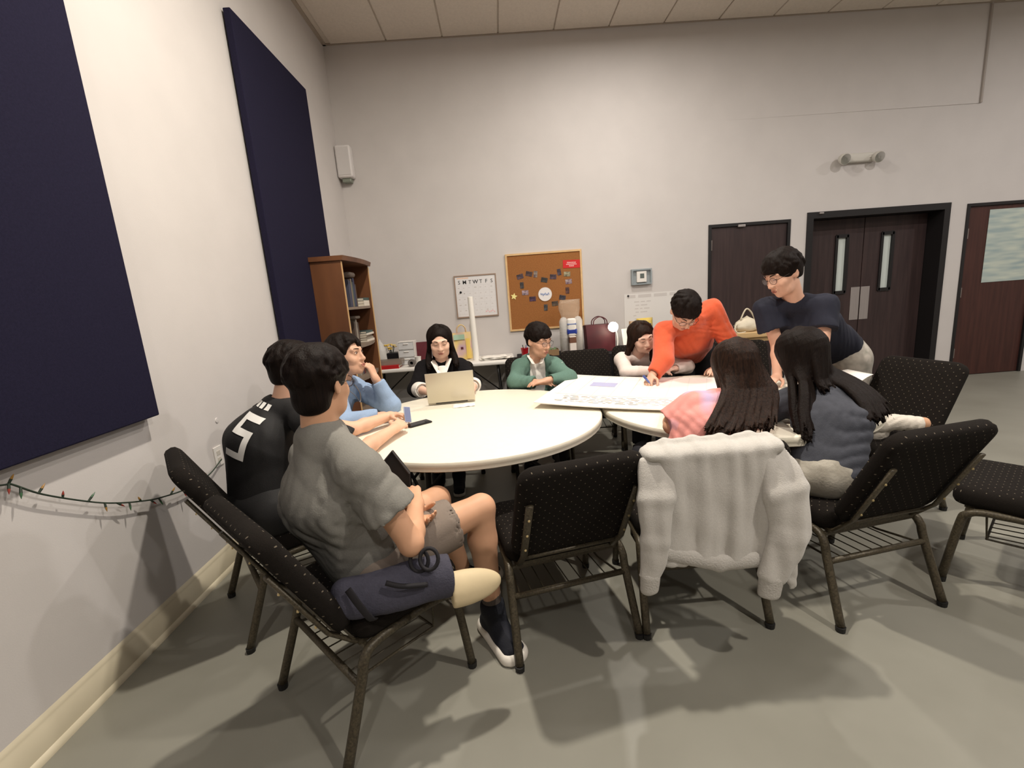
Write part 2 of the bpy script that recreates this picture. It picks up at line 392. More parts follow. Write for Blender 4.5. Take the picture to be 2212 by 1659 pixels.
def make_chair():
    c = thing('stacking_chair', 'chair', 'chair', (0, 0, 0), 0, 'dotted black stacking chairs')
    sv, sf = superpad(0.50, 0.46, 0.085, 0.0)
    obj('seat', ([(x, z * 0.94 + 0.05, 0.425 + y * 1.0) for x, y, z in sv], [tuple(reversed(q)) for q in sf]), m_fseat, c, True)
    bv, bf = superpad(0.485, 0.475, 0.062, 0.0)
    obj('backrest', ([on_back(x, z + 0.252, y) for x, y, z in bv], bf), m_fback, c, True)
    for s in (-1, 1):
        obj('leg', tube(smooth_path([(s * 0.235, 0.02, 0.372), (s * 0.245, 0.15, 0.372), (s * 0.25, 0.205, 0.352), (s * 0.25, 0.225, 0.30), (s * 0.255, 0.262, 0.022)], 5), 0.0165, 8), m_cframe, c, True)
        obj('leg', tube(smooth_path([(s * 0.235, 0.02, 0.372), (s * 0.243, -0.12, 0.368), (s * 0.25, -0.165, 0.335), (s * 0.252, -0.185, 0.27), (s * 0.262, -0.275, 0.022)], 5), 0.0172, 8), m_cframe, c, True)
        for (fx, fy) in ((0.255, 0.263), (0.262, -0.276)):
            obj('glide', at(lathe([(0.0, 0), (0.018, 0.0), (0.0195, 0.022), (0.0, 0.024)], 10), (s * fx, fy, 0.0)), m_glide, c)
        up = obj('back_upright', cat(tube([(s * 0.205, -0.10, 0.375), (s * 0.205, -0.165, 0.385), on_back(s * 0.205, 0.06, -0.047), on_back(s * 0.205, 0.36, -0.047)], 0.015, 8, flat=((0, 1, 0.2), 0.55))), m_cframe, c, True)
        for v in (0.11, 0.20, 0.29):
            p = on_back(s * 0.205, v, -0.056)
            obj('screw', at(lathe([(0.0, -0.002), (0.0055, -0.001), (0.0045, 0.003), (0.0, 0.0035)], 8), p, rx=PI / 2 - BT), m_screw, up)
    obj('seat_frame', cat(tube([(-0.235, 0.17, 0.365), (0.235, 0.17, 0.365)], 0.011, 8), tube([(-0.235, -0.14, 0.36), (0.235, -0.14, 0.36)], 0.011, 8), box(-0.22, 0.22, -0.16, 0.22, 0.372, 0.388)), m_cframe, c)
    obj('rear_crossbar', tube([(-0.252, -0.190, 0.262), (0.252, -0.190, 0.262)], 0.0125, 8), m_cframe, c, True)
    obj('back_rail', tube([on_back(-0.21, 0.015, -0.03), on_back(0.21, 0.015, -0.03)], 0.009, 6), m_cframe, c, True)
    rk = obj('book_rack', cat(tube([(-0.20, 0.14, 0.235), (0.20, 0.14, 0.235)], 0.005, 6), tube([(-0.22, -0.19, 0.262), (-0.20, -0.02, 0.24), (-0.20, 0.14, 0.235), (-0.20, 0.15, 0.36)], 0.005, 6), tube([(0.22, -0.19, 0.262), (0.20, -0.02, 0.24), (0.20, 0.14, 0.235), (0.20, 0.15, 0.36)], 0.005, 6)), m_cframe, c)
    for i in range(7):
        x = -0.165 + 0.055 * i
        obj('wire', tube([(x, -0.19, 0.258), (x, 0.14, 0.235)], 0.0028, 5), m_cframe, rk)
    return c
CH = make_chair()
def chair_at(x, y, fx, fy, label, first=[True]):
    rz = math.atan2(-fx, fy)
    if first[0]:
        first[0] = False; CH.location = (x, y, 0); CH.rotation_euler = (0, 0, rz); CH['label'] = label; return CH
    return dup_tree(CH, (x, y, 0), rz, label)
def by_rear(lx, ly, rx, ry, label):
    mx, my = (lx + rx) / 2, (ly + ry) / 2; dx, dy = rx - lx, ry - ly; L = math.hypot(dx, dy); dx /= L; dy /= L
    fx, fy = -dy, dx
    return chair_at(mx + 0.276 * fx, my + 0.276 * fy, fx, fy, label)
C1 = by_rear(-0.959, 1.545, -0.590, 1.185, 'black dotted chair holding the person in grey T-shirt')
C2 = by_rear(-1.515, 2.165, -1.205, 1.765, 'black dotted chair by the left wall under the black jersey')
C3 = by_rear(-0.028, 1.529, 0.490, 1.648, 'empty black dotted chair in the foreground, back to camera')
C4 = by_rear(0.520, 1.640, 1.035, 1.640, 'black dotted chair with the grey sweatshirt over its back')
C5 = by_rear(1.297, 1.585, 1.820, 1.678, 'black dotted chair of the person in slate T-shirt')
C6 = chair_at(2.33, 1.78, -0.60, 0.80, 'black chair cut off by the right edge of the photo')
C7 = chair_at(2.245, 2.635, -0.96, -0.20, 'dark empty chair on the far right of right table')
chair_at(-1.22, 3.06, 0.97, -0.15, 'black chair of the person in light blue shirt')
chair_at(-0.50, 3.84, 0.05, -1.0, 'black chair behind the laptop')
chair_at(0.27, 3.83, 0.02, -1.0, 'black chair of the person in green hoodie')
chair_at(0.78, 4.00, -0.06, -1.0, 'empty dark chair between green hoodie and white top')
chair_at(2.13, 3.84, -0.30, -1.0, 'dark chair behind the table between orange sweatshirt and navy T-shirt')

# ------------------------------------------------------------------ poster board over both tables
m_board = mat('poster_board_paper', (240, 234, 226), 0.6, noise=0.02, nscale=8)
m_line = mat('pencil_grey_line', (198, 193, 190), 0.8)
m_rule = mat('faint_ruled_line', (220, 211, 206), 0.8)
m_scrib = mat('grey_handwriting', (168, 162, 158), 0.8)
m_pink = mat('pink_tinted_paper', (240, 222, 216), 0.65)
m_lilac = mat('lilac_print', (172, 172, 204), 0.7)
A = math.atan2(-0.425, 0.905)
pb = thing('poster_board', 'large white poster board with ruled columns lying across both tables', 'poster board', (0.175, 2.755, 0.752), A)
PBZ = lambda u, v: 0.005 + 0.020 * max(0, 1 - u / 0.55) ** 1.5
def sheet(u0, u1, v0, v1, dz, th=0.0045, nu=12):
    V = []; F = []
    for i in range(nu + 1):
        u = u0 + (u1 - u0) * i / nu
        for v in (v0, v1):
            for s in (0, th): V.append((u, v, PBZ(u, v) + dz + s))
    for i in range(nu):
        a = i * 4; b = a + 4
        F += [(a + 1, b + 1, b + 3, a + 3), (a, a + 2, b + 2, b), (a, b, b + 1, a + 1), (a + 2, a + 3, b + 3, b + 2)]
    F += [(0, 1, 3, 2), (nu * 4, nu * 4 + 2, nu * 4 + 3, nu * 4 + 1)]
    return V, F
obj('board', sheet(0, 1.32, 0, 0.93, 0, 0.006, 16), m_board, pb)
obj('pink_sheet', sheet(0.62, 1.30, 0.05, 0.88, 0.0062, 0.0008, 6), m_pink, pb)
for k in range(11):
    u = 0.07 + 0.115 * k
    obj('ruled_line', sheet(u, u + 0.004, 0.26, 0.90, 0.0072, 0.0006, 1), m_rule, pb)
for v in (0.90, 0.27):
    obj('ruled_line', sheet(0.05, 1.28, v, v + 0.004, 0.0072, 0.0006, 10), m_rule, pb)
rr = random.Random(3); parts = []
for v in (0.08, 0.105, 0.13, 0.155, 0.18, 0.205, 0.23):
    u = 0.10 + rr.random() * 0.05
    while u < 1.25:
        L = rr.uniform(0.015, 0.07); vv = v + rr.uniform(-0.006, 0.006)
        parts.append(sheet(u, u + L, vv, vv + rr.uniform(0.003, 0.008), 0.0074, 0.0005, 1)); u += L + rr.uniform(0.008, 0.03)
o = obj('handwriting', cat(*parts), m_scrib, pb); o['kind'] = 'stuff'
obj('lilac_patch', sheet(0.22, 0.40, 0.55, 0.68, 0.0072, 0.0006, 2), m_lilac, pb)

# ------------------------------------------------------------------ laptop, papers and small things on the tables
m_lap = mat('champagne_aluminium', (206, 198, 180), 0.38, metal=0.55, bump=0.03, bscale=300)
m_key = mat('laptop_keys', (40, 40, 42), 0.6)
lt = thing('laptop', 'open champagne-coloured laptop, lid back toward camera', 'laptop', (-0.372, 3.066, 0.7405), 0.085)
obj('base', at(rbox(0.325, 0.225, 0.014, 0.006, 2), (0, 0.125, 0.008)), m_lap, lt, 'auto')
kb = obj('keyboard', box(-0.13, 0.13, 0.03, 0.13, 0.0148, 0.0156), m_key, lt)
for r_ in range(5):
    for c_ in range(12):
        obj('key', box(-0.128 + c_ * 0.0215, -0.128 + c_ * 0.0215 + 0.018, 0.034 + r_ * 0.019, 0.034 + r_ * 0.019 + 0.0155, 0.0154, 0.0172), m_key, kb)
obj('trackpad', box(-0.05, 0.05, 0.15, 0.215, 0.0148, 0.0154), m_lap, lt)
lid = obj('lid', at(rbox(0.325, 0.008, 0.222, 0.0035, 2), (0, -0.024, 0.125), rx=math.radians(14)), m_lap, lt, 'auto')
obj('screen', at(box(-0.15, 0.15, -0.0006, 0.0006, -0.095, 0.095), (0, -0.0195, 0.126), rx=math.radians(14)), mat('laptop_screen', (60, 66, 76), 0.3, emit=((150, 165, 190), 0.25)), lid)
obj('hinge', tube([(-0.11, 0.008, 0.014), (0.11, 0.008, 0.014)], 0.006, 8), m_key, lt)
def crumple(w, d, amp, seed, n=10):
    g = random.Random(seed); V = []; F = []
    h = [[amp * abs(g.gauss(0, 0.6)) for _ in range(n + 1)] for _ in range(n + 1)]
    for i in range(n + 1):
        for j in range(n + 1): V.append((w * (i / n - 0.5), d * (j / n - 0.5), 0.0012 + h[i][j]))
    m_ = len(V)
    V += [(x, y, max(0.0004, z - 0.0012)) for x, y, z in V]
    for i in range(n):
        for j in range(n):
            a = i * (n + 1) + j; F.append((a, a + n + 1, a + n + 2, a + 1)); F.append((m_ + a, m_ + a + 1, m_ + a + n + 2, m_ + a + n + 1))
    for i in range(n):
        for (a, b) in ((i * (n + 1), (i + 1) * (n + 1)), ((i + 1) * (n + 1) + n, i * (n + 1) + n), (i + 1, i), (n * (n + 1) + i, n * (n + 1) + i + 1)):
            F.append((b, a, a + m_, b + m_))
    return V, F
m_paper = mat('white_paper', (238, 234, 226), 0.75)
tag(obj('paper_napkin', at(crumple(0.15, 0.09, 0.006, 4), (-0.285, 2.985, 0.741), rz=0.1), m_paper, smooth=True), 'folded white paper napkin in front of the laptop', 'napkin')
m_phone = mat('black_phone_case', (24, 24, 27), 0.35)
ph = thing('phone', 'black phone lying on the left table by the hands', 'phone', (-0.525, 2.60, 0.741), -0.9)
obj('case', at(rbox(0.072, 0.148, 0.009, 0.004, 2), (0, 0, 0.005)), m_phone, ph, 'auto'); obj('screen', box(-0.032, 0.032, -0.069, 0.069, 0.0095, 0.0102), mat('phone_glass', (30, 32, 38), 0.1), ph)
obj('camera_bump', at(rbox(0.02, 0.03, 0.003, 0.001, 1), (0.02, 0.05, 0.0105)), m_phone, ph)
ph = thing('phone', 'slim blue-grey phone tilted up in the hands', 'phone', (-0.575, 2.560, 0.785), 0.55)
PT = dict(rx=0.95, ry=0.25)
obj('case', at(rbox(0.040, 0.100, 0.008, 0.0035, 2), (0, 0, 0.030), **PT), mat('blue_grey_phone', (150, 156, 178), 0.4), ph, 'auto')
obj('screen', at(at(rbox(0.034, 0.092, 0.001, 0.0004, 1), (0, 0, 0.0043)), (0, 0, 0.030), **PT), mat('blue_grey_glass', (112, 120, 150), 0.2), ph)
# right table: loose sheets, phones, a dark case, curled paper
tag(obj('paper_sheet', at(crumple(0.21, 0.28, 0.004, 8), (1.47, 2.30, 0.741), rz=0.3), m_paper, smooth=True), 'loose white sheet on right table between pink tie-dye and slate T-shirts', 'paper')
tag(obj('pencil_case', at(rbox(0.20, 0.09, 0.045, 0.018, 3), (1.50, 2.08, 0.764), rz=0.15), mat('dark_case_fabric', (42, 36, 38), 0.8, bump=0.2, bscale=200), smooth=True), 'small dark pencil case on right table near the front edge', 'pencil case')
tag(obj('marker_pen', at(cat(tube([(0, 0, 0.008), (0.11, 0, 0.008)], 0.008, 8), tube([(0.11, 0, 0.008), (0.15, 0, 0.008)], 0.009, 8)), (1.50, 2.50, 0.741), rz=0.6), m_phone), 'black marker lying on the white sheet of right table', 'marker')
def curl(w, l, r0, seed):
    V = []; F = []; n = 14
    for i in range(n + 1):
        t = i / n; a = -0.5 + 1.9 * t
        x = l * t; z = 0.002 + r0 * (0.5 + 0.5 * math.sin(a * 2.0 - 0.8)) * t
        for y in (-w / 2 * (1 - 0.55 * t), w / 2 * (1 - 0.35 * t)):
            V.append((x, y, z)); V.append((x, y, z - 0.0015))
    for i in range(n):
        a = i * 4; b = a + 4
        F += [(a, a + 2, b + 2, b), (a + 1, b + 1, b + 3, a + 3), (a, b, b + 1, a + 1), (a + 2, a + 3, b + 3, b + 2)]
    F += [(0, 1, 3, 2), (n * 4, n * 4 + 2, n * 4 + 3, n * 4 + 1)]
    return V, F
tag(obj('curled_paper', at(curl(0.34, 0.36, 0.10, 1), (1.80, 2.60, 0.745), rz=0.05), m_paper, smooth=True), 'curled white paper sticking out over the right edge of right table', 'paper')
# ------------------------------------------------------------------ bookcase on the left wall
m_oak = mat('brown_bookcase_wood', (118, 76, 48), 0.45, rgb2=(90, 56, 36), nscale=4, stretch=(1.2, 1.2, 0.35), bump=0.04, bscale=40)
m_oakl = mat('pale_bookcase_edge', (206, 166, 116), 0.5)
bc = thing('bookcase', 'tall brown wooden bookcase with bowed shelves on left wall', 'bookcase', (XL + 0.065, 4.15, 0))
BD, BW, BH = 0.27, 0.86, 1.90
obj('side_panel', cat(box(0, BD, 0, 0.022, 0, BH - 0.04)), m_oak, bc)
obj('side_panel', cat(box(0, BD, BW - 0.022, BW, 0, BH - 0.04)), m_oak, bc)
obj('back_panel', box(0, 0.01, 0.022, BW - 0.022, 0.05, BH - 0.04), m_oak, bc)
obj('edge_strip', box(BD, BD + 0.006, 0.0, 0.022, 0.05, BH - 0.05), m_oakl, bc)
obj('edge_strip', box(BD, BD + 0.006, BW - 0.022, BW, 0.05, BH - 0.05), m_oakl, bc)
def crown():
    out = [(0.0, -0.02), (BD + 0.02, -0.02)] + [(BD + 0.02 + 0.03 * math.sin(PI * k / 8), -0.02 + (BW + 0.04) * k / 8) for k in range(1, 8)] + [(BD + 0.02, BW + 0.02), (0.0, BW + 0.02)]
    n = len(out); V = [(x, y, BH - 0.04) for x, y in out] + [(x + 0.012 * (x > 0.1), y, BH) for x, y in out]
    return V, [tuple(range(n - 1, -1, -1)), tuple(range(n, 2 * n))] + [(i, (i + 1) % n, (i + 1) % n + n, i + n) for i in range(n)]
obj('crown', crown(), m_oak, bc)
obj('plinth', box(0.01, BD - 0.01, 0.022, BW - 0.022, 0.0, 0.07), m_oak, bc)
SH = [0.07, 0.42, 0.745, 1.06, 1.425]
m_shelf = mat('grey_brown_shelf_edge', (128, 112, 98), 0.5, noise=0.1, nscale=12)
for z in SH:
    out = [(0.012, 0.023)] + [(BD - 0.02 + 0.055 * math.sin(PI * k / 10), 0.023 + (BW - 0.046) * k / 10) for k in range(0, 11)] + [(0.012, BW - 0.023)]
    n = len(out); V = [(x, y, z) for x, y in out] + [(x, y, z + 0.024) for x, y in out]
    obj('shelf', (V, [tuple(range(n - 1, -1, -1)), tuple(range(n, 2 * n))] + [(i, (i + 1) % n, (i + 1) % n + n, i + n) for i in range(n)]), m_shelf, bc)
BKC = [((70, 72, 88), 'slate blue'), ((120, 108, 92), 'tan'), ((52, 56, 84), 'navy'), ((84, 70, 62), 'brown'), ((150, 142, 130), 'pale grey'), ((64, 84, 82), 'dark teal'), ((222, 214, 200), 'cream'), ((92, 40, 38), 'dark red')]
def book(w, h, d, ci):
    """spine toward +X, upright; w along y"""
    cov = cat(box(-d, 0, 0, 0.003, 0, h), box(-d, 0, w - 0.003, w, 0, h), box(-0.003, 0, 0.003, w - 0.003, 0, h))
    pg = box(-d + 0.006, -0.004, 0.0032, w - 0.0032, 0.004, h - 0.004)
    return cov, pg
m_pages = mat('book_pages', (214, 204, 186), 0.85)
def put_book(x, y, z, w, h, d, ci, label, flat=False, rz=0.0):
    c = BKC[ci]; t = thing('book', label, 'book', (x, y, z), rz, 'books on the bookcase shelves')
    cov, pg = book(w, h, d, ci)
    if flat:
        M = Matrix.Rotation(-PI / 2, 4, 'X'); M = Matrix.Translation((0, 0, w)) @ M
        cov = xf(cov, M); pg = xf(pg, M)
    obj('cover', cov, mat('book_cover_' + c[1].replace(' ', '_'), c[0], 0.55), t); obj('pages', pg, m_pages, t)
bx0 = XL + 0.065 + BD - 0.035
lay = [(3, 'shelf below the crown', 1.45, [(0.028, 0.26, 0), (0.030, 0.25, 2), (0.045, 0.27, 1), (0.026, 0.24, 5), (0.050, 0.28, 2), (0.030, 0.22, 3)]),
       (2, 'second shelf of the bookcase', 1.085, [(0.050, 0.22, 3), (0.045, 0.24, 4), (0.040, 0.21, 3)]),
       (1, 'third shelf of the bookcase', 0.770, [(0.040, 0.23, 4), (0.045, 0.22, 1), (0.035, 0.24, 0), (0.045, 0.21, 7)])]
ordn = ['first', 'second', 'third', 'fourth', 'fifth', 'sixth', 'seventh']
for _, sname, z, row in lay:
    y = 4.15 + 0.34
    for i, (w, h, ci) in enumerate(row):
        put_book(bx0 - 0.03, y, z, w, h, 0.17, ci, '%s upright book, %s from the near side on %s' % (BKC[ci][1], ordn[i], sname)); y += w + 0.002
zz = 1.45
for i, (w, ci) in enumerate(((0.030, 6), (0.026, 6), (0.028, 5))):
    put_book(bx0 + 0.012, 4.78, zz, w, 0.20, 0.16, ci, 'flat %s book, %s of the pile at the far end below the crown' % (BKC[ci][1], ['lowest', 'middle', 'topmost'][i]), True); zz += w + 0.0005
zz = 1.085
for i, (w, ci) in enumerate(((0.022, 6), (0.020, 4), (0.024, 1), (0.020, 6), (0.022, 5))):
    put_book(bx0 + 0.012, 4.72, zz, w, 0.24, 0.17, ci, 'flat %s book, %s from below in the pile on second shelf' % (BKC[ci][1], ordn[i]), True, 0.04 * (i % 3 - 1)); zz += w + 0.0005
tag(obj('cloth_roll', at(rbox(0.12, 0.16, 0.05, 0.024, 3), (bx0 - 0.06, 4.58, 1.45 + 0.283 + 0.025)), mat('taupe_cloth', (120, 108, 98), 0.9, bump=0.4, bscale=40), smooth=True), 'folded taupe cloth lying across the books below the crown', 'cloth')
tag(obj('cloth_roll', at(rbox(0.12, 0.14, 0.03, 0.014, 3), (bx0 - 0.06, 4.56, 1.085 + 0.26)), MATS['taupe_cloth'], smooth=True), 'folded taupe cloth lying across books on the second shelf', 'cloth')

# ------------------------------------------------------------------ things on the back wall
m_frw = mat('light_wood_frame', (214, 178, 128), 0.5, noise=0.1, nscale=20, stretch=(1, 1, 1))
m_cork = mat('cork', (158, 104, 56), 0.9, rgb2=(140, 90, 46), nscale=90, bump=0.25, bscale=200)
cb = thing('cork_board', 'square cork board with light wood frame on back wall', 'cork board', (0.585, YB, 1.47))
def picframe(w, h, t, d):
    return [cat(box(-w / 2, w / 2, -d, 0, h / 2 - t, h / 2)), cat(box(-w / 2, w / 2, -d, 0, -h / 2, -h / 2 + t)), cat(box(-w / 2, -w / 2 + t, -d, 0, -h / 2 + t, h / 2 - t)), cat(box(w / 2 - t, w / 2, -d, 0, -h / 2 + t, h / 2 - t))]
for q in picframe(0.92, 0.92, 0.022, 0.022): obj('frame_rail', q, m_frw, cb)
obj('cork_sheet', box(-0.44, 0.44, -0.012, -0.001, -0.44, 0.44), m_cork, cb)
CY = YB - 0.0145
phs = [(0.29, 1.66, 'left end of the upper left lobe'), (0.40, 1.685, 'top of the left lobe'), (0.478, 1.675, 'right of the left lobe, a narrow one'), (0.58, 1.60, 'dip between the two lobes'), (0.69, 1.63, 'left side of the right lobe'), (0.765, 1.68, 'top of the right lobe, tilted'), (0.86, 1.65, 'upper right corner of the heart'), (0.875, 1.56, 'right side of the heart'), (0.855, 1.455, 'lower right side of the heart'), (0.79, 1.375, 'right arm near the point'), (0.695, 1.31, 'right of the lowest photo'), (0.58, 1.27, 'bottom point of the heart'), (0.425, 1.385, 'lower left arm of the heart'), (0.34, 1.465, 'left side low, a pale one'), (0.305, 1.555, 'left side of the heart, a tall one')]
for i, (x, z, w) in enumerate(phs):
    g = random.Random(40 + i)
    tall = i in (2, 5, 8, 11, 14)
    ww, hh = (0.045, 0.075) if tall else (0.078, 0.056)
    m_ = mat('photo_print_%d' % i, (g.randint(74, 110), g.randint(64, 92), g.randint(58, 92)), 0.4, rgb2=(g.randint(150, 205), g.randint(140, 190), g.randint(130, 180)) if i in (6, 7, 13, 2) else (30, 28, 32), nscale=28, detail=2)
    r = thing('photo_print', 'small photo print, %s on the cork board' % w, 'photo', (x, CY, z), 0, 'photos pinned in a heart')
    obj('print', at(rbox(ww, 0.0012, hh, 0.0003, 1), (0, 0, 0), ry=g.uniform(-0.25, 0.25)), m_, r)
    obj('pin', at(lathe([(0, 0), (0.004, 0.001), (0.004, 0.006), (0.0, 0.007)], 8), (0, -0.0006, hh / 2 - 0.006), rx=PI / 2), mat('pin_plastic', (70, 66, 66), 0.4), r)
rs = thing('round_sign', 'round white sign with blue script in the heart of photos', 'sign', (0.58, CY, 1.43))
obj('disc', at(lathe([(0.0, 0), (0.082, 0), (0.082, 0.004), (0.0, 0.004)], 40), (0, 0, 0), rx=PI / 2), mat('round_sign_card', (232, 228, 226), 0.6), rs)
g = random.Random(5); pts = [(-0.055 + 0.0022 * k, -0.0055, 0.012 * math.sin(k * 0.75) + 0.006 * math.sin(k * 0.31)) for k in range(50)]
obj('blue_script', tube(pts, 0.0028, 5), mat('blue_ink', (120, 146, 196), 0.7), rs)
obj('rim', at(tube([(0.082 * math.cos(a), 0, 0.082 * math.sin(a)) for a in np.linspace(0, 2 * PI, 40, endpoint=False)], 0.0022, 6, True), (0, -0.003, 0)), mat('sign_rim', (206, 190, 176), 0.6), rs)
st = [((0.043 if k % 2 == 0 else 0.020) * math.sin(PI * k / 5), (0.043 if k % 2 == 0 else 0.020) * math.cos(PI * k / 5)) for k in range(10)]
tag(obj('paper_star', at(prism(st, 0.004), (0.20, CY - 0.003, 1.43), ry=0.2), mat('yellow_star_card', (238, 226, 150), 0.7)), 'pale yellow paper star at the left of the cork board', 'star')
rc = thing('red_card', 'glossy red card in the top right corner of cork board', 'card', (0.92, CY, 1.765))
obj('card', at(rbox(0.21, 0.002, 0.095, 0.0008, 1), (0, 0, 0), ry=0.03), mat('red_gloss_card', (206, 50, 52), 0.25), rc)
for k, (zz, ww) in enumerate(((0.018, 0.11), (-0.002, 0.13), (-0.022, 0.06))):
    g = random.Random(k); obj('white_print', at(cat(*[box(-ww / 2 + i * ww / 9, -ww / 2 + (i + 0.72) * ww / 9, -0.0016, -0.001, zz - 0.006, zz + 0.004 + 0.003 * g.random()) for i in range(9)]), (0, 0, 0), ry=0.03), mat('white_ink', (232, 190, 188), 0.6), rc)
# calendar whiteboard
cl = thing('calendar_board', 'white dry-erase calendar with wooden frame and weekday letters', 'calendar', (-0.255, YB, 1.47))
for q in picframe(0.51, 0.505, 0.014, 0.018): obj('frame_rail', q, mat('grey_wood_frame', (150, 128, 112), 0.5), cl)
obj('board', box(-0.242, 0.242, -0.011, -0.001, -0.24, 0.24), mat('dry_erase_white', (222, 220, 220), 0.3), cl)
for k, ch in enumerate('SMTWTFS'):
    o = obj('weekday_letter', wall_text(ch, 0.062, -0.195 + 0.0655 * k, 0.168, -0.0118, bold=ch in 'MW'), mat('black_print', (28, 28, 30), 0.6), cl); o['label'] = 'black letter %s' % ch
mg = mat('faint_grid_line', (204, 202, 202), 0.6)
for k in range(8): obj('grid_line', box(-0.2292 + 0.0655 * k - 0.0008, -0.2292 + 0.0655 * k + 0.0008, -0.0118, -0.011, -0.21, 0.13), mg, cl)
for k in range(6): obj('grid_line', box(-0.23, 0.23, -0.0118, -0.011, 0.13 - 0.068 * k - 0.0008, 0.13 - 0.068 * k + 0.0008), mg, cl)
g = random.Random(9)
for r_ in range(5):
    for c_ in range(7):
        obj('date_scribble', box(-0.215 + 0.0655 * c_, -0.215 + 0.0655 * c_ + g.uniform(0.008, 0.03), -0.0119, -0.011, 0.118 - 0.068 * r_ - 0.018, 0.118 - 0.068 * r_ - g.uniform(0.006, 0.013)), m_scrib if (r_ < 2 and c_ == 1) else m_line, cl)
obj('red_note', cat(*[box(0.10 + 0.02 * k, 0.112 + 0.02 * k, -0.0119, -0.011, -0.20 + 0.008 * math.sin(k * 2.1), -0.185 + 0.008 * math.sin(k * 2.1)) for k in range(6)]), mat('pink_marker', (226, 176, 178), 0.7), cl)
obj('orange_strip', box(-0.22, -0.08, -0.0119, -0.011, 0.212, 0.226), mat('orange_marker', (228, 194, 170), 0.7), cl)
tag(obj('magnet', at(lathe([(0, 0), (0.014, 0), (0.013, 0.006), (0, 0.007)], 14), (-0.255 - 0.185, YB - 0.0115, 1.47 + 0.055), rx=PI / 2), m_phone), 'round black magnet on the calendar board', 'magnet')
# thermostat under its clear guard
th = thing('thermostat', 'thermostat under a blue-grey translucent guard on back wall', 'thermostat', (1.762, YB, 1.553))
obj('backplate', at(rbox(0.25, 0.012, 0.19, 0.004, 2), (0, -0.006, 0)), mat('guard_plate', (150, 157, 160), 0.4), th)
obj('controller', at(rbox(0.12, 0.03, 0.13, 0.006, 2), (0, -0.027, 0)), m_white, th)
obj('display', at(rbox(0.05, 0.004, 0.055, 0.001, 1), (0.004, -0.043, 0.01)), mat('lcd_grey', (96, 104, 100), 0.3), th)
obj('guard', cat(*[q for q in picframe(0.245, 0.185, 0.016, 0.05)]), mat('clear_guard', (170, 180, 184), 0.15, alpha=0.6), th)
# wall poster with faint writing
wp = thing('wall_poster', 'white paper poster with grey heading pinned beside thermostat', 'poster', (1.92, YB, 1.12))
obj('sheet', box(-0.37, 0.37, -0.004, -0.001, -0.26, 0.235), mat('poster_paper', (216, 213, 210), 0.7), wp)
g = random.Random(12); x = -0.33; pr = []
for ww in (0.10, 0.16, 0.16, 0.12):
    pr.append(box(x, x + ww, -0.0048, -0.004, 0.185, 0.222)); x += ww + 0.035
obj('heading', cat(*pr), m_line, wp)
pr = []
for k in range(8):
    z = 0.13 - k * 0.042; x = -0.26 + g.uniform(0, 0.03)
    for j in range(g.randint(1, 3)):
        L = g.uniform(0.03, 0.09); pr.append(box(x, x + L, -0.0048, -0.004, z, z + 0.012)); x += L + 0.02
obj('text_lines', cat(*pr), m_line, wp)
tag(obj('push_pin', at(lathe([(0, 0), (0.012, 0.002), (0.006, 0.006), (0.010, 0.016), (0, 0.018)], 10), (1.60, YB - 0.004, 1.335), rx=PI / 2), m_phone), 'black push pin in the corner of the wall poster', 'pin')
# white wall speaker in the corner, emergency light over the double door
sp = thing('wall_speaker', 'white box speaker high on back wall in the left corner', 'speaker', (-1.60, YB, 3.03))
obj('cabinet', at(rbox(0.17, 0.13, 0.34, 0.02, 3), (0, -0.066, 0.02)), mat('speaker_white', (216, 212, 210), 0.5), sp, 'auto')
obj('grille', at(rbox(0.14, 0.006, 0.29, 0.002, 1), (0, -0.133, 0.02)), mat('speaker_grille', (206, 202, 200), 0.7, bump=0.3, bscale=400), sp)
obj('bracket', at(rbox(0.10, 0.09, 0.05, 0.01, 2), (0, -0.05, -0.17)), mat('bracket_green_grey', (128, 134, 122), 0.5), sp)
em = thing('emergency_light', 'twin-head emergency light on wall above the double door', 'emergency light', (4.32, YB, 2.73))
obj('housing', at(rbox(0.42, 0.06, 0.10, 0.02, 3), (0.03, -0.03, 0.0)), mat('emergency_white', (196, 192, 184), 0.5), em, 'auto')
for sx in (-0.20, 0.20):
    hd = obj('lamp_head', at(lathe([(0, 0), (0.035, 0.0), (0.055, 0.03), (0.062, 0.07), (0.06, 0.085)], 20), (sx, -0.055, 0.0), rx=PI / 2 + 0.35), MATS['emergency_white'], em, 'auto')
    obj('reflector', at(lathe([(0, 0.078), (0.02, 0.08), (0.056, 0.0865), (0.05, 0.088), (0, 0.086)], 20), (sx, -0.055, 0.0), rx=PI / 2 + 0.35), mat('chrome', (200, 200, 196), 0.15, metal=0.9), hd, 'auto')
    obj('yoke', tube([(sx * 0.55, -0.045, -0.01), (sx * 0.8, -0.06, 0.0), (sx, -0.07, 0.02)], 0.012, 8), MATS['emergency_white'], em)

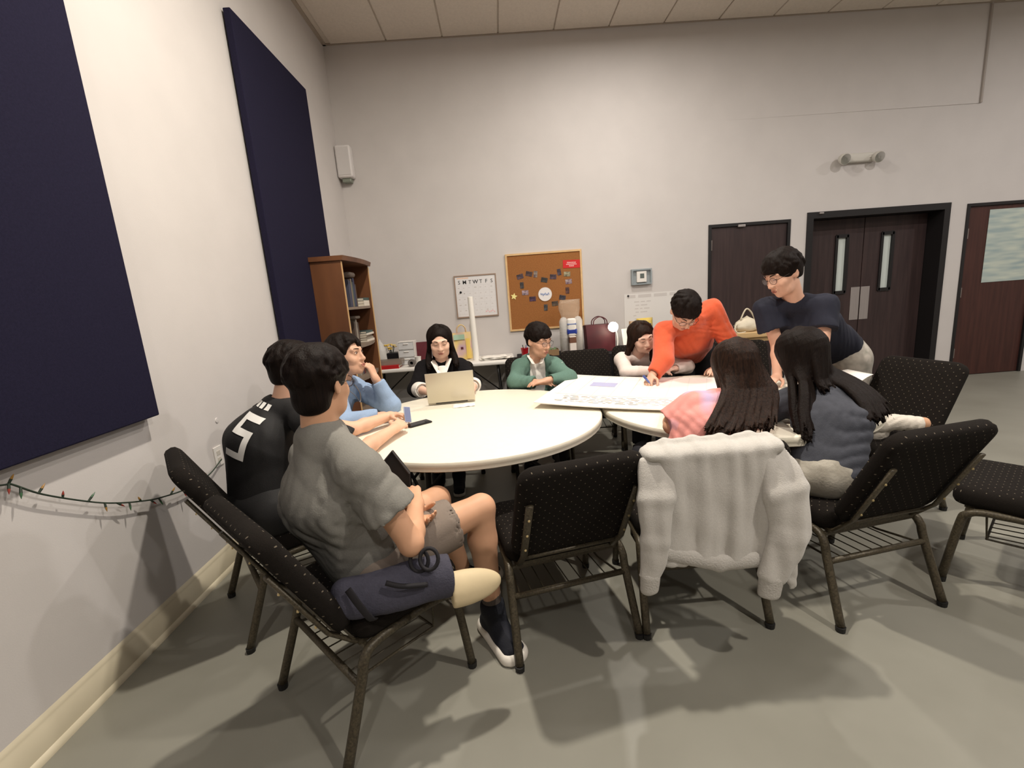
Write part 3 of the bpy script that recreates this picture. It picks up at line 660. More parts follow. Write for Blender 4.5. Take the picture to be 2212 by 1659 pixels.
# ------------------------------------------------------------------ left wall: fairy lights and outlets
m_wire = mat('green_wire', (44, 56, 44), 0.6)
sl = thing('string_lights', 'string of small Christmas lights sagging along left wall', 'string lights', (XL, 1.2, 0.95))
cp = [(-1.67, 1.25, 1.02), (-1.662, 1.438, 0.964), (-1.66, 1.46, 0.958), (-1.662, 1.552, 0.878), (-1.662, 1.72, 0.768), (-1.66, 1.83, 0.711), (-1.662, 1.95, 0.663), (-1.66, 2.046, 0.634), (-1.662, 2.217, 0.602), (-1.665, 2.40, 0.60), (-1.672, 2.546, 0.64)]
sp_ = smooth_path(cp, 8)
obj('wire', np.array(tube(sp_, 0.0032, 6)[0]) * 1.0 if False else tube(sp_, 0.0035, 6), m_wire, sl).location = (-XL, -1.2, -0.95)
g = random.Random(2)
for k in range(3, len(sp_) - 6, 4):
    p = sp_[k]; d = np.array([g.uniform(0.0, 0.010), g.uniform(-0.02, 0.03), g.choice([-0.03, -0.026, 0.024, -0.032])])
    bl = obj('bulb_socket', tube([p, p + d * 0.55], [0.0035, 0.0045], 6), m_wire, sl); bl.location = (-XL, -1.2, -0.95)
    obj('bulb', tube([p + d * 0.55, p + d * 0.8, p + d * 1.15], [0.0042, 0.0035, 0.0006], 6), mat(('red_bulb', 'green_bulb', 'amber_bulb')[k % 3], ((150, 60, 50), (60, 96, 66), (160, 120, 60))[k % 3], 0.2, spec=0.6), bl)
r = thing('wall_outlet', 'white wall outlet where the string lights plug in', 'outlet', (XL, 2.546, 0.66))
obj('cover_plate', at(rbox(0.006, 0.07, 0.115, 0.002, 2), (0.003, 0, 0)), m_white, r)
for s in (-0.02, 0.02): obj('socket', at(rbox(0.002, 0.032, 0.026, 0.0008, 1), (0.0065, 0, s)), mat('socket_ivory', (200, 194, 184), 0.5), r)
tag(obj('wall_plug', at(lathe([(0, 0), (0.016, 0), (0.014, 0.004), (0, 0.005)], 14), (XL, 2.598, 0.86), ry=PI / 2), m_wall, smooth='auto'), 'tiny painted cap on left wall beside the black jersey', 'wall cap')

# ------------------------------------------------------------------ things on the white folding table (its top is z = 0.74)
TZ = 0.7405
m_clear = mat('clear_plastic_bag', (226, 224, 220), 0.25, alpha=0.5, bump=0.6, bscale=30)
def blob(w, d, h, seed, n=14, m_=10, pinch=0.35, flare=False):
    g = random.Random(seed); V = []; F = []
    for k in range(m_ + 1):
        f = k / m_; s = (math.sin(PI * min(1, 0.12 + f * 0.95)) ** 0.6) * (1 - pinch * f)
        if flare: s = 0.80 + 0.10 * math.sin(f * 9 + 0.5) + 0.25 * max(0, f - 0.75) * 2
        for i in range(n):
            a = 2 * PI * i / n; j = 1 + g.uniform(-0.12, 0.12)
            V.append((w / 2 * s * j * math.cos(a), d / 2 * s * j * math.sin(a), h * f))
    for k in range(m_):
        for i in range(n): F.append((k * n + i, k * n + (i + 1) % n, (k + 1) * n + (i + 1) % n, (k + 1) * n + i))
    F.append(tuple(range(n - 1, -1, -1))); F.append(tuple(range(m_ * n, m_ * n + n)))
    return V, F
tag(obj('plastic_bag', at(blob(0.20, 0.16, 0.33, 1), (-1.41, 5.30, TZ)), m_clear, smooth=True), 'clear crinkled plastic bag on white table next to bookcase', 'plastic bag')
bx = thing('black_basket', 'small black basket holding yellow flowers on white table', 'basket', (-1.265, 5.33, TZ))
obj('body', at(rbox(0.15, 0.14, 0.15, 0.01, 2), (0, 0, 0.076)), m_phone, bx); obj('back_flap', at(rbox(0.012, 0.14, 0.26, 0.004, 1), (0.078, 0, 0.135)), m_phone, bx)
fl = thing('flower_bunch', 'bunch of yellow artificial flowers in the black basket', 'flowers', (-1.285, 5.31, TZ + 0.152))
g = random.Random(6)
for k in range(9):
    c = (g.uniform(-0.055, 0.055), g.uniform(-0.04, 0.04), g.uniform(0.03, 0.10))
    pet = []
    for j in range(6):
        a = 2 * PI * j / 6; pet.append(at(rbox(0.028, 0.016, 0.006, 0.0028, 1), (c[0] + 0.014 * math.cos(a), c[1] + 0.014 * math.sin(a), c[2]), rx=g.uniform(-0.4, 0.4), rz=a))
    obj('flower', cat(*pet), mat('yellow_petal', (232, 198, 84), 0.7), fl)
    obj('stem', tube([(c[0] * 0.4, c[1] * 0.4, 0.0), c], 0.003, 5), m_wire, fl)
dr = thing('drawer_organizer', 'small white plastic three-drawer organizer on white table', 'organizer', (-1.10, 5.32, TZ))
obj('case', cat(box(-0.095, -0.088, -0.08, 0.09, 0, 0.27), box(0.088, 0.095, -0.08, 0.09, 0, 0.27), box(-0.088, 0.088, 0.083, 0.09, 0, 0.27), *[box(-0.088, 0.088, -0.08, 0.083, z, z + 0.006) for z in (0.0, 0.088, 0.176, 0.264)]), m_white, dr)
for z in (0.008, 0.096, 0.184):
    q = obj('drawer', cat(box(-0.086, 0.086, -0.086, -0.08, z, z + 0.076), box(-0.084, 0.084, -0.08, 0.07, z, z + 0.05)), mat('frosted_drawer', (206, 206, 206), 0.35), dr)
    obj('handle', at(rbox(0.06, 0.012, 0.012, 0.004, 1), (0, -0.091, z + 0.06)), m_white, q)
rb = thing('red_binder', 'red binder lying flat at the front edge of white table', 'binder', (-1.31, 5.12, TZ), 0.03)
obj('cover', cat(box(-0.15, 0.15, -0.11, 0.11, 0, 0.004), box(-0.15, 0.15, -0.11, 0.11, 0.034, 0.038), box(-0.15, 0.15, -0.11, -0.106, 0.004, 0.034)), mat('red_binder_cover', (176, 34, 36), 0.4), rb); obj('pages', box(-0.14, 0.145, -0.104, 0.10, 0.0045, 0.0335), m_pages, rb)
bn = thing('clear_bin', 'clear plastic bin on top of the red binder', 'bin', (-1.26, 5.14, TZ + 0.0385))
obj('bin_shell', cat(box(-0.16, 0.13, -0.075, -0.072, 0, 0.05), box(-0.16, 0.13, 0.072, 0.075, 0, 0.05), box(-0.16, -0.157, -0.072, 0.072, 0, 0.05), box(0.127, 0.13, -0.072, 0.072, 0, 0.05), box(-0.157, 0.127, -0.072, 0.072, 0, 0.003)), mat('smoky_clear_plastic', (150, 136, 124), 0.25, alpha=0.6), bn)
tag(obj('tape_roll', at(cat(lathe([(0.018, 0), (0.042, 0), (0.042, 0.05), (0.018, 0.05), (0.018, 0)], 24)), (-1.02, 5.10, TZ + 0.043), rx=PI / 2), mat('grey_tape', (112, 106, 102), 0.5), smooth='auto'), 'grey roll of tape standing on white table by the organizer', 'tape roll')
tag(obj('paper_cup', at(lathe([(0, 0), (0.028, 0), (0.036, 0.10), (0.038, 0.104), (0.034, 0.104), (0.03, 0.01), (0, 0.008)], 20), (-0.955, 5.12, TZ)), m_white, smooth='auto'), 'white paper cup on white table behind the black sweater', 'cup')
def tote(name, label, cat_, loc, w, d, h, m_, handle=True, rz=0.0, bow=0.02):
    t = thing(name, label, cat_, loc, rz)
    V = []; F = []; n = 8
    for k in range(n + 1):
        f = k / n; s = 1 + 0.06 * f; b = bow * math.sin(PI * f)
        for (sx, sy) in ((-1, -1), (0, -1.25), (1, -1), (1.12, 0), (1, 1), (0, 1.25), (-1, 1), (-1.12, 0)):
            V.append((sx * (w / 2 / 1.12) * s, sy * (d / 2 / 1.25) * (1 - 0.35 * f) + (b if sy < 0 else -b) * -0.5, h * f))
    for k in range(n):
        for i in range(8): F.append((k * 8 + i, k * 8 + (i + 1) % 8, (k + 1) * 8 + (i + 1) % 8, (k + 1) * 8 + i))
    F.append((7, 6, 5, 4, 3, 2, 1, 0)); F.append(tuple(range(n * 8, n * 8 + 8)))
    obj('body', (V, F), m_, t, 'auto')
    if handle:
        for sy in (-1, 1):
            obj('handle', tube(smooth_path([(-w * 0.22, sy * d * 0.26, h - 0.03), (-w * 0.20, sy * d * 0.25, h + 0.05), (0, sy * d * 0.22, h + 0.09), (w * 0.20, sy * d * 0.25, h + 0.05), (w * 0.22, sy * d * 0.26, h - 0.03)], 5), 0.006, 6), m_, t, True)
    return t
m_mar = mat('maroon_fabric', (88, 26, 36), 0.7, noise=0.15, nscale=30)
tote('maroon_pouch', 'dark maroon pouch on white table behind the black-sweater person', 'pouch', (-0.93, 5.40, TZ), 0.16, 0.10, 0.24, m_mar, False)
gb = tote('gift_bag', 'colourful pastel gift bag on white table', 'gift bag', (-0.46, 5.38, TZ), 0.24, 0.11, 0.32, mat('pastel_gift_paper', (232, 206, 120), 0.5, rgb2=(208, 176, 190), nscale=9, detail=1), True, 0.2)
obj('green_patch', at(rbox(0.13, 0.003, 0.06, 0.001, 1), (-0.04, -0.062, 0.27)), mat('mint_print', (170, 200, 176), 0.6), gb)
obj('yellow_stripe', at(rbox(0.05, 0.003, 0.24, 0.001, 1), (0.06, -0.066, 0.13)), mat('yellow_print', (238, 206, 110), 0.6), gb)
obj('plum_heart', at(rbox(0.03, 0.003, 0.025, 0.001, 1), (-0.015, -0.067, 0.14)), m_mar, gb)
tag(obj('paper_roll', at(lathe([(0, 0), (0.036, 0.0), (0.034, 0.35), (0.030, 0.72), (0.024, 0.725), (0.02, 0.69), (0, 0.69)], 20), (-0.30, 5.22, TZ), ry=-0.015), m_paper, smooth='auto'), 'tall white paper roll standing upright on white table', 'paper roll')
for i, (x, y, rz, lab) in enumerate(((-0.12, 5.22, 0.2, 'lowest'), (-0.05, 5.20, -0.15, 'middle'), (-0.09, 5.24, 0.05, 'topmost'))):
    tag(obj('paper_sheet', at(crumple(0.30, 0.22, 0.006, 20 + i), (x, y, TZ + 0.002 + 0.009 * i), rz=rz), m_paper, smooth=True), '%s of the loose white papers at the right end of white table' % lab, 'paper', 'papers on white table')

# ------------------------------------------------------------------ things on the black cloth table (top z = 0.73)
BZ = 0.7300
rc = thing('red_cup', 'red plastic cup with pens at the left end of black table', 'cup', (0.262, 5.12, BZ))
obj('cup_body', lathe([(0, 0), (0.030, 0), (0.044, 0.118), (0.046, 0.12), (0.041, 0.12), (0.028, 0.006), (0, 0.006)], 24), mat('red_cup_plastic', (190, 32, 40), 0.3), rc, 'auto')
for k, c in enumerate(((70, 90, 150), (210, 200, 180), (60, 60, 60))):
    obj('pen', tube([(0.0, 0.006 * k - 0.006, 0.008), (0.02 - 0.02 * k, 0.012 * k - 0.012, 0.155)], 0.0045, 6), mat('pen_%d' % k, c, 0.4), rc)
bx = thing('snack_tray', 'low cardboard tray with green wrapper on black table', 'tray', (0.60, 5.24, BZ))
bx.location = (0.56, 5.24, BZ)
obj('tray_box', cat(box(-0.10, 0.10, -0.07, -0.066, 0, 0.07), box(-0.10, 0.10, 0.066, 0.07, 0, 0.07), box(-0.10, -0.096, -0.066, 0.066, 0, 0.07), box(0.096, 0.10, -0.066, 0.066, 0, 0.07), box(-0.096, 0.096, -0.066, 0.066, 0, 0.004)), mat('cardboard_brown', (140, 112, 80), 0.8), bx)
obj('green_wrapper', at(crumple(0.16, 0.11, 0.03, 31, 7), (0, 0, 0.05)), mat('green_wrap', (96, 118, 84), 0.5), bx, True)
cs = thing('cup_sleeve', 'tall clear sleeve of stacked white cups on black table', 'cups', (0.735, 5.22, BZ))
for k in range(9): obj('cup', at(lathe([(0.036, 0.0), (0.045, 0.085), (0.047, 0.088), (0.043, 0.088), (0.034, 0.003), (0.0, 0.003)], 18), (0, 0, 0.004 + 0.034 * k)), m_white, cs, 'auto')
obj('sleeve', lathe([(0.0, 0.0), (0.05, 0.0), (0.051, 0.38), (0.03, 0.42), (0.0, 0.43)], 18), m_clear, cs, True)
cs2 = dup_tree(cs, (0.905, 5.24, BZ), 0.5, 'second clear sleeve of white cups, next to the maroon bag')
pk = thing('napkin_pack', 'white napkin pack with blue label among the cups', 'pack', (0.822, 5.20, BZ + 0.21))
bxs = thing('snack_box', 'brown and white snack box standing in front of the napkin pack', 'box', (0.822, 5.17, BZ), 0.05)
obj('box_body', at(rbox(0.075, 0.06, 0.205, 0.003, 1), (0, 0, 0.1035)), mat('box_white', (224, 214, 206), 0.6), bxs)
obj('brown_band', at(rbox(0.077, 0.062, 0.07, 0.003, 1), (0, 0, 0.165)), mat('box_brown', (110, 74, 56), 0.6), bxs)
obj('dark_line', at(rbox(0.077, 0.062, 0.008, 0.001, 1), (0, 0, 0.03)), m_phone, bxs)
obj('pack_body', at(rbox(0.10, 0.075, 0.20, 0.02, 3), (0, 0, 0.101)), m_white, pk, 'auto')
obj('blue_label', at(rbox(0.115, 0.079, 0.065, 0.015, 2), (0, 0, 0.05)), mat('royal_blue_label', (36, 56, 140), 0.4), pk)
obj('blue_band', at(rbox(0.102, 0.077, 0.02, 0.006, 2), (0, 0, 0.135)), mat('pale_blue_label', (110, 126, 170), 0.4), pk)
pb_ = thing('grocery_bag', 'crumpled clear plastic bag rising behind the cups', 'plastic bag', (0.835, 5.345, BZ), 0)
obj('bag_body', blob(0.26, 0.09, 0.62, 3, 18, 12, 0.15, True), mat('tan_clear_bag', (206, 184, 160), 0.3, alpha=0.40, bump=0.8, bscale=18), pb_, True)
tote('maroon_tote', 'large dark maroon insulated tote on black table beside lamp', 'tote bag', (1.165, 5.30, BZ), 0.36, 0.22, 0.31, mat('maroon_tote_fabric', (78, 24, 32), 0.55, rgb2=(58, 20, 26), nscale=6), True)
# desk lamp: the one lit lamp in the picture
lp = thing('desk_lamp', 'small white desk lamp shining brightly on black table', 'lamp', (1.335, 5.16, BZ))
obj('base', lathe([(0, 0), (0.055, 0.0), (0.055, 0.01), (0.02, 0.018), (0, 0.018)], 24), m_white, lp, 'auto')
obj('arm', tube(smooth_path([(0, 0, 0.016), (0.01, 0.01, 0.14), (-0.01, 0.0, 0.24), (-0.035, -0.015, 0.285)], 6), 0.006, 8), m_white, lp, True)
obj('shade', at(lathe([(0.018, 0.05), (0.026, 0.045), (0.048, -0.002), (0.046, -0.004), (0.022, 0.042), (0.0, 0.046)], 24), (-0.05, -0.04, 0.295), rx=-1.25, rz=-0.4), m_white, lp, 'auto')
obj('bulb', at(lathe([(0, -0.056), (0.034, -0.046), (0.056, -0.012), (0.054, 0.014), (0.03, 0.036), (0, 0.04)], 24), (-0.06, -0.075, 0.286), rx=-1.25, rz=-0.4), mat('lit_bulb', (255, 240, 220), 0.4, emit=((255, 238, 214), 28.0)), lp, True)
tag(obj('table_tent', at(cat(box(-0.075, 0.075, -0.0015, 0.0015, 0, 0.25)), (1.475, 5.15, BZ + 0.001), rx=-0.18, rz=0.35), m_paper), 'white folded paper sign leaning beside the lamp', 'paper')
def pouch(name, label, loc, w, h, t, m_, rz, patches):
    r = thing(name, label, 'snack bag', loc, rz, 'snack bags')
    V = []; F = []; n = 10
    for k in range(n + 1):
        f = k / n; th_ = t * (math.sin(PI * f) ** 0.7) / 2 + 0.002
        for (sx, sy) in ((-1, 0), (-0.6, -0.9), (0, -1), (0.6, -0.9), (1, 0), (0.6, 0.9), (0, 1), (-0.6, 0.9)):
            V.append((sx * w / 2, sy * th_, h * f))
    for k in range(n):
        for i in range(8): F.append((k * 8 + i, k * 8 + (i + 1) % 8, (k + 1) * 8 + (i + 1) % 8, (k + 1) * 8 + i))
    F.append((7, 6, 5, 4, 3, 2, 1, 0)); F.append(tuple(range(n * 8, n * 8 + 8)))
    obj('bag_body', (V, F), m_, r, True)
    for (x, z, ww, hh, c) in patches:
        obj('print_patch', at(rbox(ww, 0.004, hh, 0.002, 1), (x, -t / 2 - 0.001, z)), mat('print_%d_%d_%d' % c, c, 0.4), r)
    return r
pouch('snack_bag', 'yellow and blue snack bag on black table behind white-top person', (1.72, 5.36, BZ), 0.20, 0.34, 0.07, mat('yellow_foil', (226, 196, 84), 0.35, rgb2=(200, 176, 110), nscale=10), 0.1, [(0.03, 0.24, 0.07, 0.07, (58, 78, 140)), (0.01, 0.10, 0.10, 0.09, (150, 186, 214))])
pouch('snack_bag', 'tan snack bag with brown print next to the yellow one', (1.585, 5.27, BZ), 0.15, 0.32, 0.06, mat('tan_foil', (196, 170, 136), 0.4, rgb2=(150, 116, 92), nscale=12), -0.15, [(0.0, 0.10, 0.08, 0.11, (108, 70, 58)), (0.01, 0.25, 0.08, 0.06, (216, 190, 110))])
tag(obj('foam_tray', at(rbox(0.30, 0.20, 0.022, 0.009, 2), (1.60, 5.07, BZ + 0.012), rz=-0.1), m_white, smooth='auto'), 'white foam tray at the front edge of black table', 'tray')
tag(obj('glue_bottle', at(lathe([(0, 0), (0.02, 0), (0.021, 0.02), (0.012, 0.03), (0, 0.032)], 14), (1.43, 5.05, BZ)), m_white, smooth='auto'), 'little white lidded jar in front of the paper sign', 'jar')

# ------------------------------------------------------------------ wooden side table with a cream handbag near the doors
m_pine = mat('pale_pine', (204, 174, 128), 0.55, rgb2=(188, 156, 110), nscale=8, stretch=(0.5, 4, 4))
ws = thing('wooden_side_table', 'pale wooden side table with white legs by the doors', 'table', (2.72, 4.85, 0))
obj('tabletop', at(rbox(0.50, 0.36, 0.055, 0.006, 2), (0, 0, 0.855)), m_pine, ws); obj('apron', at(rbox(0.44, 0.30, 0.05, 0.004, 1), (0, 0, 0.805)), m_pine, ws)
for sx in (-0.20, 0.20):
    for sy in (-0.13, 0.13): obj('leg', at(rbox(0.045, 0.045, 0.78, 0.005, 1), (sx, sy, 0.39)), m_white, ws)
obj('end_block', at(rbox(0.09, 0.20, 0.07, 0.006, 2), (0.195, 0.02, 0.917)), m_pine, ws)
hb = thing('handbag', 'cream leather handbag with loop handle on wooden side table', 'handbag', (2.645, 4.80, 0.883))
m_hb = mat('cream_leather', (212, 202, 180), 0.5, noise=0.08, nscale=14, bump=0.3, bscale=25)
obj('body', blob(0.30, 0.17, 0.17, 12, 16, 10, 0.30), m_hb, hb, True)
obj('handle', tube(smooth_path([(-0.08, -0.02, 0.13), (-0.03, -0.03, 0.24), (0.03, -0.02, 0.21), (0.09, 0.0, 0.12)], 6), 0.008, 8), m_hb, hb, True)
obj('strap', tube(smooth_path([(-0.13, -0.04, 0.09), (-0.17, -0.08, 0.05), (-0.15, -0.10, 0.005), (-0.06, -0.095, 0.006)], 6), 0.006, 6), m_hb, hb, True)
obj('strap', tube(smooth_path([(0.10, -0.02, 0.10), (0.15, -0.03, 0.085), (0.20, 0.0, 0.11)], 6), 0.007, 6), m_hb, hb, True)
# ------------------------------------------------------------------ implicit-surface modelling for bodies, hair and cloth
def nrm(v):
    v = np.asarray(v, float); return v / (np.linalg.norm(v) + 1e-12)
V3 = lambda *a: np.array(a, float)
class Solid:
    """a list of rounded primitives blended smoothly, meshed by surface nets"""
    def __init__(s): s.ops = []
    def cap(s, a, b, ra, rb=None, k=0.02, sub=False):
        a = V3(*a); b = V3(*b); rb = ra if rb is None else rb
        ab = b - a; L2 = float(ab @ ab) + 1e-12
        def fn(X, Y, Z):
            x = X - a[0]; y = Y - a[1]; z = Z - a[2]
            t = np.clip((x * ab[0] + y * ab[1] + z * ab[2]) / L2, 0, 1)
            return np.sqrt((x - t * ab[0]) ** 2 + (y - t * ab[1]) ** 2 + (z - t * ab[2]) ** 2) - (ra + (rb - ra) * t)
        R = max(ra, rb)
        s.ops.append((fn, np.minimum(a, b) - R, np.maximum(a, b) + R, k, sub)); return s
    def chain(s, pts, r, k=0.012, sub=False):
        """one bent, tapering strand (a single primitive, so joints do not bulge)"""
        P = [V3(*q) for q in pts]; rr = [float(r[i]) if hasattr(r, '__len__') else float(r) for i in range(len(P))]
        def fn(X, Y, Z):
            d = None
            for i in range(len(P) - 1):
                a = P[i]; ab = P[i + 1] - a; L2 = float(ab @ ab) + 1e-12
                x = X - np.float32(a[0]); y = Y - np.float32(a[1]); z = Z - np.float32(a[2])
                t = np.clip((x * np.float32(ab[0] / L2) + y * np.float32(ab[1] / L2) + z * np.float32(ab[2] / L2)), 0, 1)
                q = np.sqrt((x - t * np.float32(ab[0])) ** 2 + (y - t * np.float32(ab[1])) ** 2 + (z - t * np.float32(ab[2])) ** 2) - (np.float32(rr[i]) + np.float32(rr[i + 1] - rr[i]) * t)
                d = q if d is None else np.minimum(d, q)
            return d
        R = max(rr)
        s.ops.append((fn, np.min(P, 0) - R, np.max(P, 0) + R, k, sub)); return s
    def ecap(s, a, b, wa, da, wb, db, side, k=0.03, sub=False):
        """capsule with elliptical section: half width w along side, half depth d across"""
        a = V3(*a); b = V3(*b); ab = b - a; L2 = float(ab @ ab) + 1e-12
        sd = nrm(V3(*side) - ab * (V3(*side) @ ab) / L2)
        def fn(X, Y, Z):
            x = X - a[0]; y = Y - a[1]; z = Z - a[2]
            t = np.clip((x * ab[0] + y * ab[1] + z * ab[2]) / L2, 0, 1)
            x = x - t * ab[0]; y = y - t * ab[1]; z = z - t * ab[2]
            q = x * sd[0] + y * sd[1] + z * sd[2]
            o2 = np.maximum(x * x + y * y + z * z - q * q, 0)
            w = wa + (wb - wa) * t; d = da + (db - da) * t
            n_ = np.sqrt((q / w) ** 2 + o2 / d ** 2)
            g = np.sqrt((q / w ** 2) ** 2 + o2 / d ** 4)
            return n_ * (n_ - 1) / np.maximum(g, 1e-6)
        R = max(wa, wb, da, db)
        s.ops.append((fn, np.minimum(a, b) - R, np.maximum(a, b) + R, k, sub)); return s
    def ell(s, c, M, rad, k=0.02, sub=False):
        c = V3(*c); M = np.asarray(M, float); rad = np.asarray(rad, float)
        def fn(X, Y, Z):
            x = X - c[0]; y = Y - c[1]; z = Z - c[2]
            q = [(M[0, i] * x + M[1, i] * y + M[2, i] * z) for i in range(3)]
            k0 = np.sqrt(sum((q[i] / rad[i]) ** 2 for i in range(3)))
            k1 = np.sqrt(sum((q[i] / rad[i] ** 2) ** 2 for i in range(3)))
            return k0 * (k0 - 1) / np.maximum(k1, 1e-6)
        R = max(rad)
        s.ops.append((fn, c - R, c + R, k, sub)); return s
    def slab(s, p, n, keep_below=True, k=0.006, lo=None, hi=None):
        """cut away the half space in direction n beyond p (optionally only inside a box)"""
        p = V3(*p); n = nrm(n)
        def fn(X, Y, Z): return -((X - p[0]) * n[0] + (Y - p[1]) * n[1] + (Z - p[2]) * n[2])
        s.ops.append((fn, lo, hi, k, True)); return s
    def sleeve(s, a, b, ra, rb, k=0.02, hollow=0.03, wall=0.011):
        """cone ending in a clean open cuff at b"""
        a = V3(*a); b = V3(*b); ab = b - a; L = np.linalg.norm(ab); L2 = L * L; d = ab / L
        def fn(X, Y, Z):
            x = X - a[0]; y = Y - a[1]; z = Z - a[2]
            u = (x * d[0] + y * d[1] + z * d[2])
            t = np.clip(u / L, 0, 1.0)
            q = np.sqrt((x - t * ab[0]) ** 2 + (y - t * ab[1]) ** 2 + (z - t * ab[2]) ** 2) - (ra + (rb - ra) * t)
            out = np.maximum(q, u - L)
            if hollow:
                inn = np.maximum(q + wall, (L - hollow) - u)
                out = np.maximum(out, -inn)
            return out
        R = max(ra, rb)
        s.ops.append((fn, np.minimum(a, b) - R, np.maximum(a, b) + R, k, False)); return s
    def mesh(s, h, wrinkle=None, smooth=1, lo=None, hi=None):
        los = [o[1] for o in s.ops if not o[4]]; his = [o[2] for o in s.ops if not o[4]]
        lo = np.min(los, 0) - 3 * h if lo is None else np.array(lo); hi = np.max(his, 0) + 3 * h if hi is None else np.array(hi)
        n = np.ceil((hi - lo) / h).astype(int) + 1
        d = np.full(n, 0.07, np.float32)
        ax = [(lo[i] + h * np.arange(n[i])).astype(np.float32) for i in range(3)]
        for fn, l, u, k, sub in s.ops:
            if l is None: i0 = np.zeros(3, int); i1 = n
            else:
                pad = 0.012 + k
                i0 = np.clip(np.floor((l - pad - lo) / h).astype(int), 0, n); i1 = np.clip(np.ceil((u + pad - lo) / h).astype(int) + 1, 0, n)
            if np.any(i1 <= i0): continue
            sl = tuple(slice(i0[i], i1[i]) for i in range(3))
            q = fn(ax[0][sl[0]][:, None, None], ax[1][sl[1]][None, :, None], ax[2][sl[2]][None, None, :]).astype(np.float32)
            a = d[sl]
            if not sub:
                hh = np.clip(0.5 + 0.5 * (q - a) / k, 0, 1); d[sl] = q + (a - q) * hh - k * hh * (1 - hh)
            else:
                q = -q; hh = np.clip(0.5 - 0.5 * (q - a) / k, 0, 1); d[sl] = q + (a - q) * hh + k * hh * (1 - hh)
        if wrinkle is not None:
            d += wrinkle(ax[0][:, None, None], ax[1][None, :, None], ax[2][None, None, :]).astype(np.float32)
        return nets(d, lo, h, smooth)
def nets(d, lo, h, smooth):
    s = d < 0
    s[0] = s[-1] = False; s[:, 0] = s[:, -1] = False; s[:, :, 0] = s[:, :, -1] = False
    d = np.where(s, d, np.maximum(d, 1e-5))
    c = np.zeros(tuple(k - 1 for k in s.shape), np.int8)
    for i in (0, 1):
        for j in (0, 1):
            for k in (0, 1): c += s[i:s.shape[0] - 1 + i, j:s.shape[1] - 1 + j, k:s.shape[2] - 1 + k]
    ids = np.argwhere((c > 0) & (c < 8))
    idx = np.full(c.shape, -1, np.int32); idx[ids[:, 0], ids[:, 1], ids[:, 2]] = np.arange(len(ids))
    acc = np.zeros((len(ids), 3)); cnt = np.zeros(len(ids))
    cor = [(i, j, k) for i in (0, 1) for j in (0, 1) for k in (0, 1)]
    dv = {q: d[ids[:, 0] + q[0], ids[:, 1] + q[1], ids[:, 2] + q[2]] for q in cor}
    for a in cor:
        for ax in range(3):
            if a[ax] == 0:
                b = tuple(1 if i == ax else a[i] for i in range(3))
                m = (dv[a] < 0) != (dv[b] < 0)
                t = dv[a][m] / (dv[a][m] - dv[b][m])
                p = np.tile(np.array(a, float), (m.sum(), 1)); p[:, ax] = t
                acc[m] += p; cnt[m] += 1
    V = lo + h * (ids + acc / cnt[:, None])
    F = []
    for ax in range(3):
        o1, o2 = [(1, 2), (2, 0), (0, 1)][ax]
        sl0 = [slice(None)] * 3; sl1 = [slice(None)] * 3
        sl0[ax] = slice(0, -1); sl1[ax] = slice(1, None)
        e = np.argwhere(s[tuple(sl0)] != s[tuple(sl1)])
        ok = (e[:, o1] > 0) & (e[:, o2] > 0) & (e[:, o1] < s.shape[o1] - 1) & (e[:, o2] < s.shape[o2] - 1); e = e[ok]
        def g(a, b):
            q = e.copy(); q[:, o1] -= a; q[:, o2] -= b; return idx[q[:, 0], q[:, 1], q[:, 2]]
        quad = np.stack([g(1, 1), g(0, 1), g(0, 0), g(1, 0)], 1)
        fl = s[e[:, 0], e[:, 1], e[:, 2]]
        quad = np.where(fl[:, None], quad, quad[:, ::-1])
        F.append(quad)
    F = np.concatenate(F); F = F[(F >= 0).all(1)]
    for _ in range(smooth):
        E = np.concatenate([F[:, [0, 1]], F[:, [1, 2]], F[:, [2, 3]], F[:, [3, 0]]])
        A = np.zeros_like(V); N = np.zeros(len(V))
        np.add.at(A, E[:, 0], V[E[:, 1]]); np.add.at(N, E[:, 0], 1)
        np.add.at(A, E[:, 1], V[E[:, 0]]); np.add.at(N, E[:, 1], 1)
        V = 0.5 * V + 0.5 * A / np.maximum(N, 1)[:, None]
    return V, F
def fast_obj(name, V, F, m, parent, org):
    me = bpy.data.meshes.new(name); V = (np.asarray(V) - np.asarray(org)).astype(np.float32); F = np.asarray(F, np.int32)
    me.vertices.add(len(V)); me.vertices.foreach_set('co', V.ravel())
    me.loops.add(F.size); me.loops.foreach_set('vertex_index', F.ravel())
    me.polygons.add(len(F)); me.polygons.foreach_set('loop_start', np.arange(0, F.size, 4, dtype=np.int32))
    me.polygons.foreach_set('use_smooth', np.ones(len(F), bool))
    me.update(calc_edges=True); me.validate()
    me.materials.append(m)
    o = bpy.data.objects.new(name, me); link(o); o.parent = parent
    return o
def folds(seed, amp, scale, warp=1.8, drift=(0, 0, 1)):
    """cloth creases: soft swells plus sharper ridges that wander"""
    g = np.random.RandomState(seed); D = g.normal(size=(5, 3)); D /= np.linalg.norm(D, axis=1)[:, None]; ph = g.uniform(0, 6, 10)
    def fn(X, Y, Z):
        a = 0
        for i in range(5):
            q = D[i]; r = D[(i + 2) % 5]; sc = scale * (0.9, 1.5, 2.2, 2.8, 3.4)[i]
            u = (X * q[0] + Y * q[1] + Z * q[2]) * sc; w = (X * r[0] + Y * r[1] + Z * r[2]) * sc * 0.45
            k = np.sin(u + warp * np.sin(w + ph[i]) + ph[5 + i])
            m = 0.5 + 0.5 * np.sin((X * r[0] + Y * r[1] + Z * r[2]) * scale * 0.5 + ph[i] * 2)
            a = a + (k if i < 1 else (1 - 2 * np.abs(k) ** 0.8) * m) * (0.9, 0.8, 0.55, 0.22, 0.08)[i]
        return amp * a
    return fn
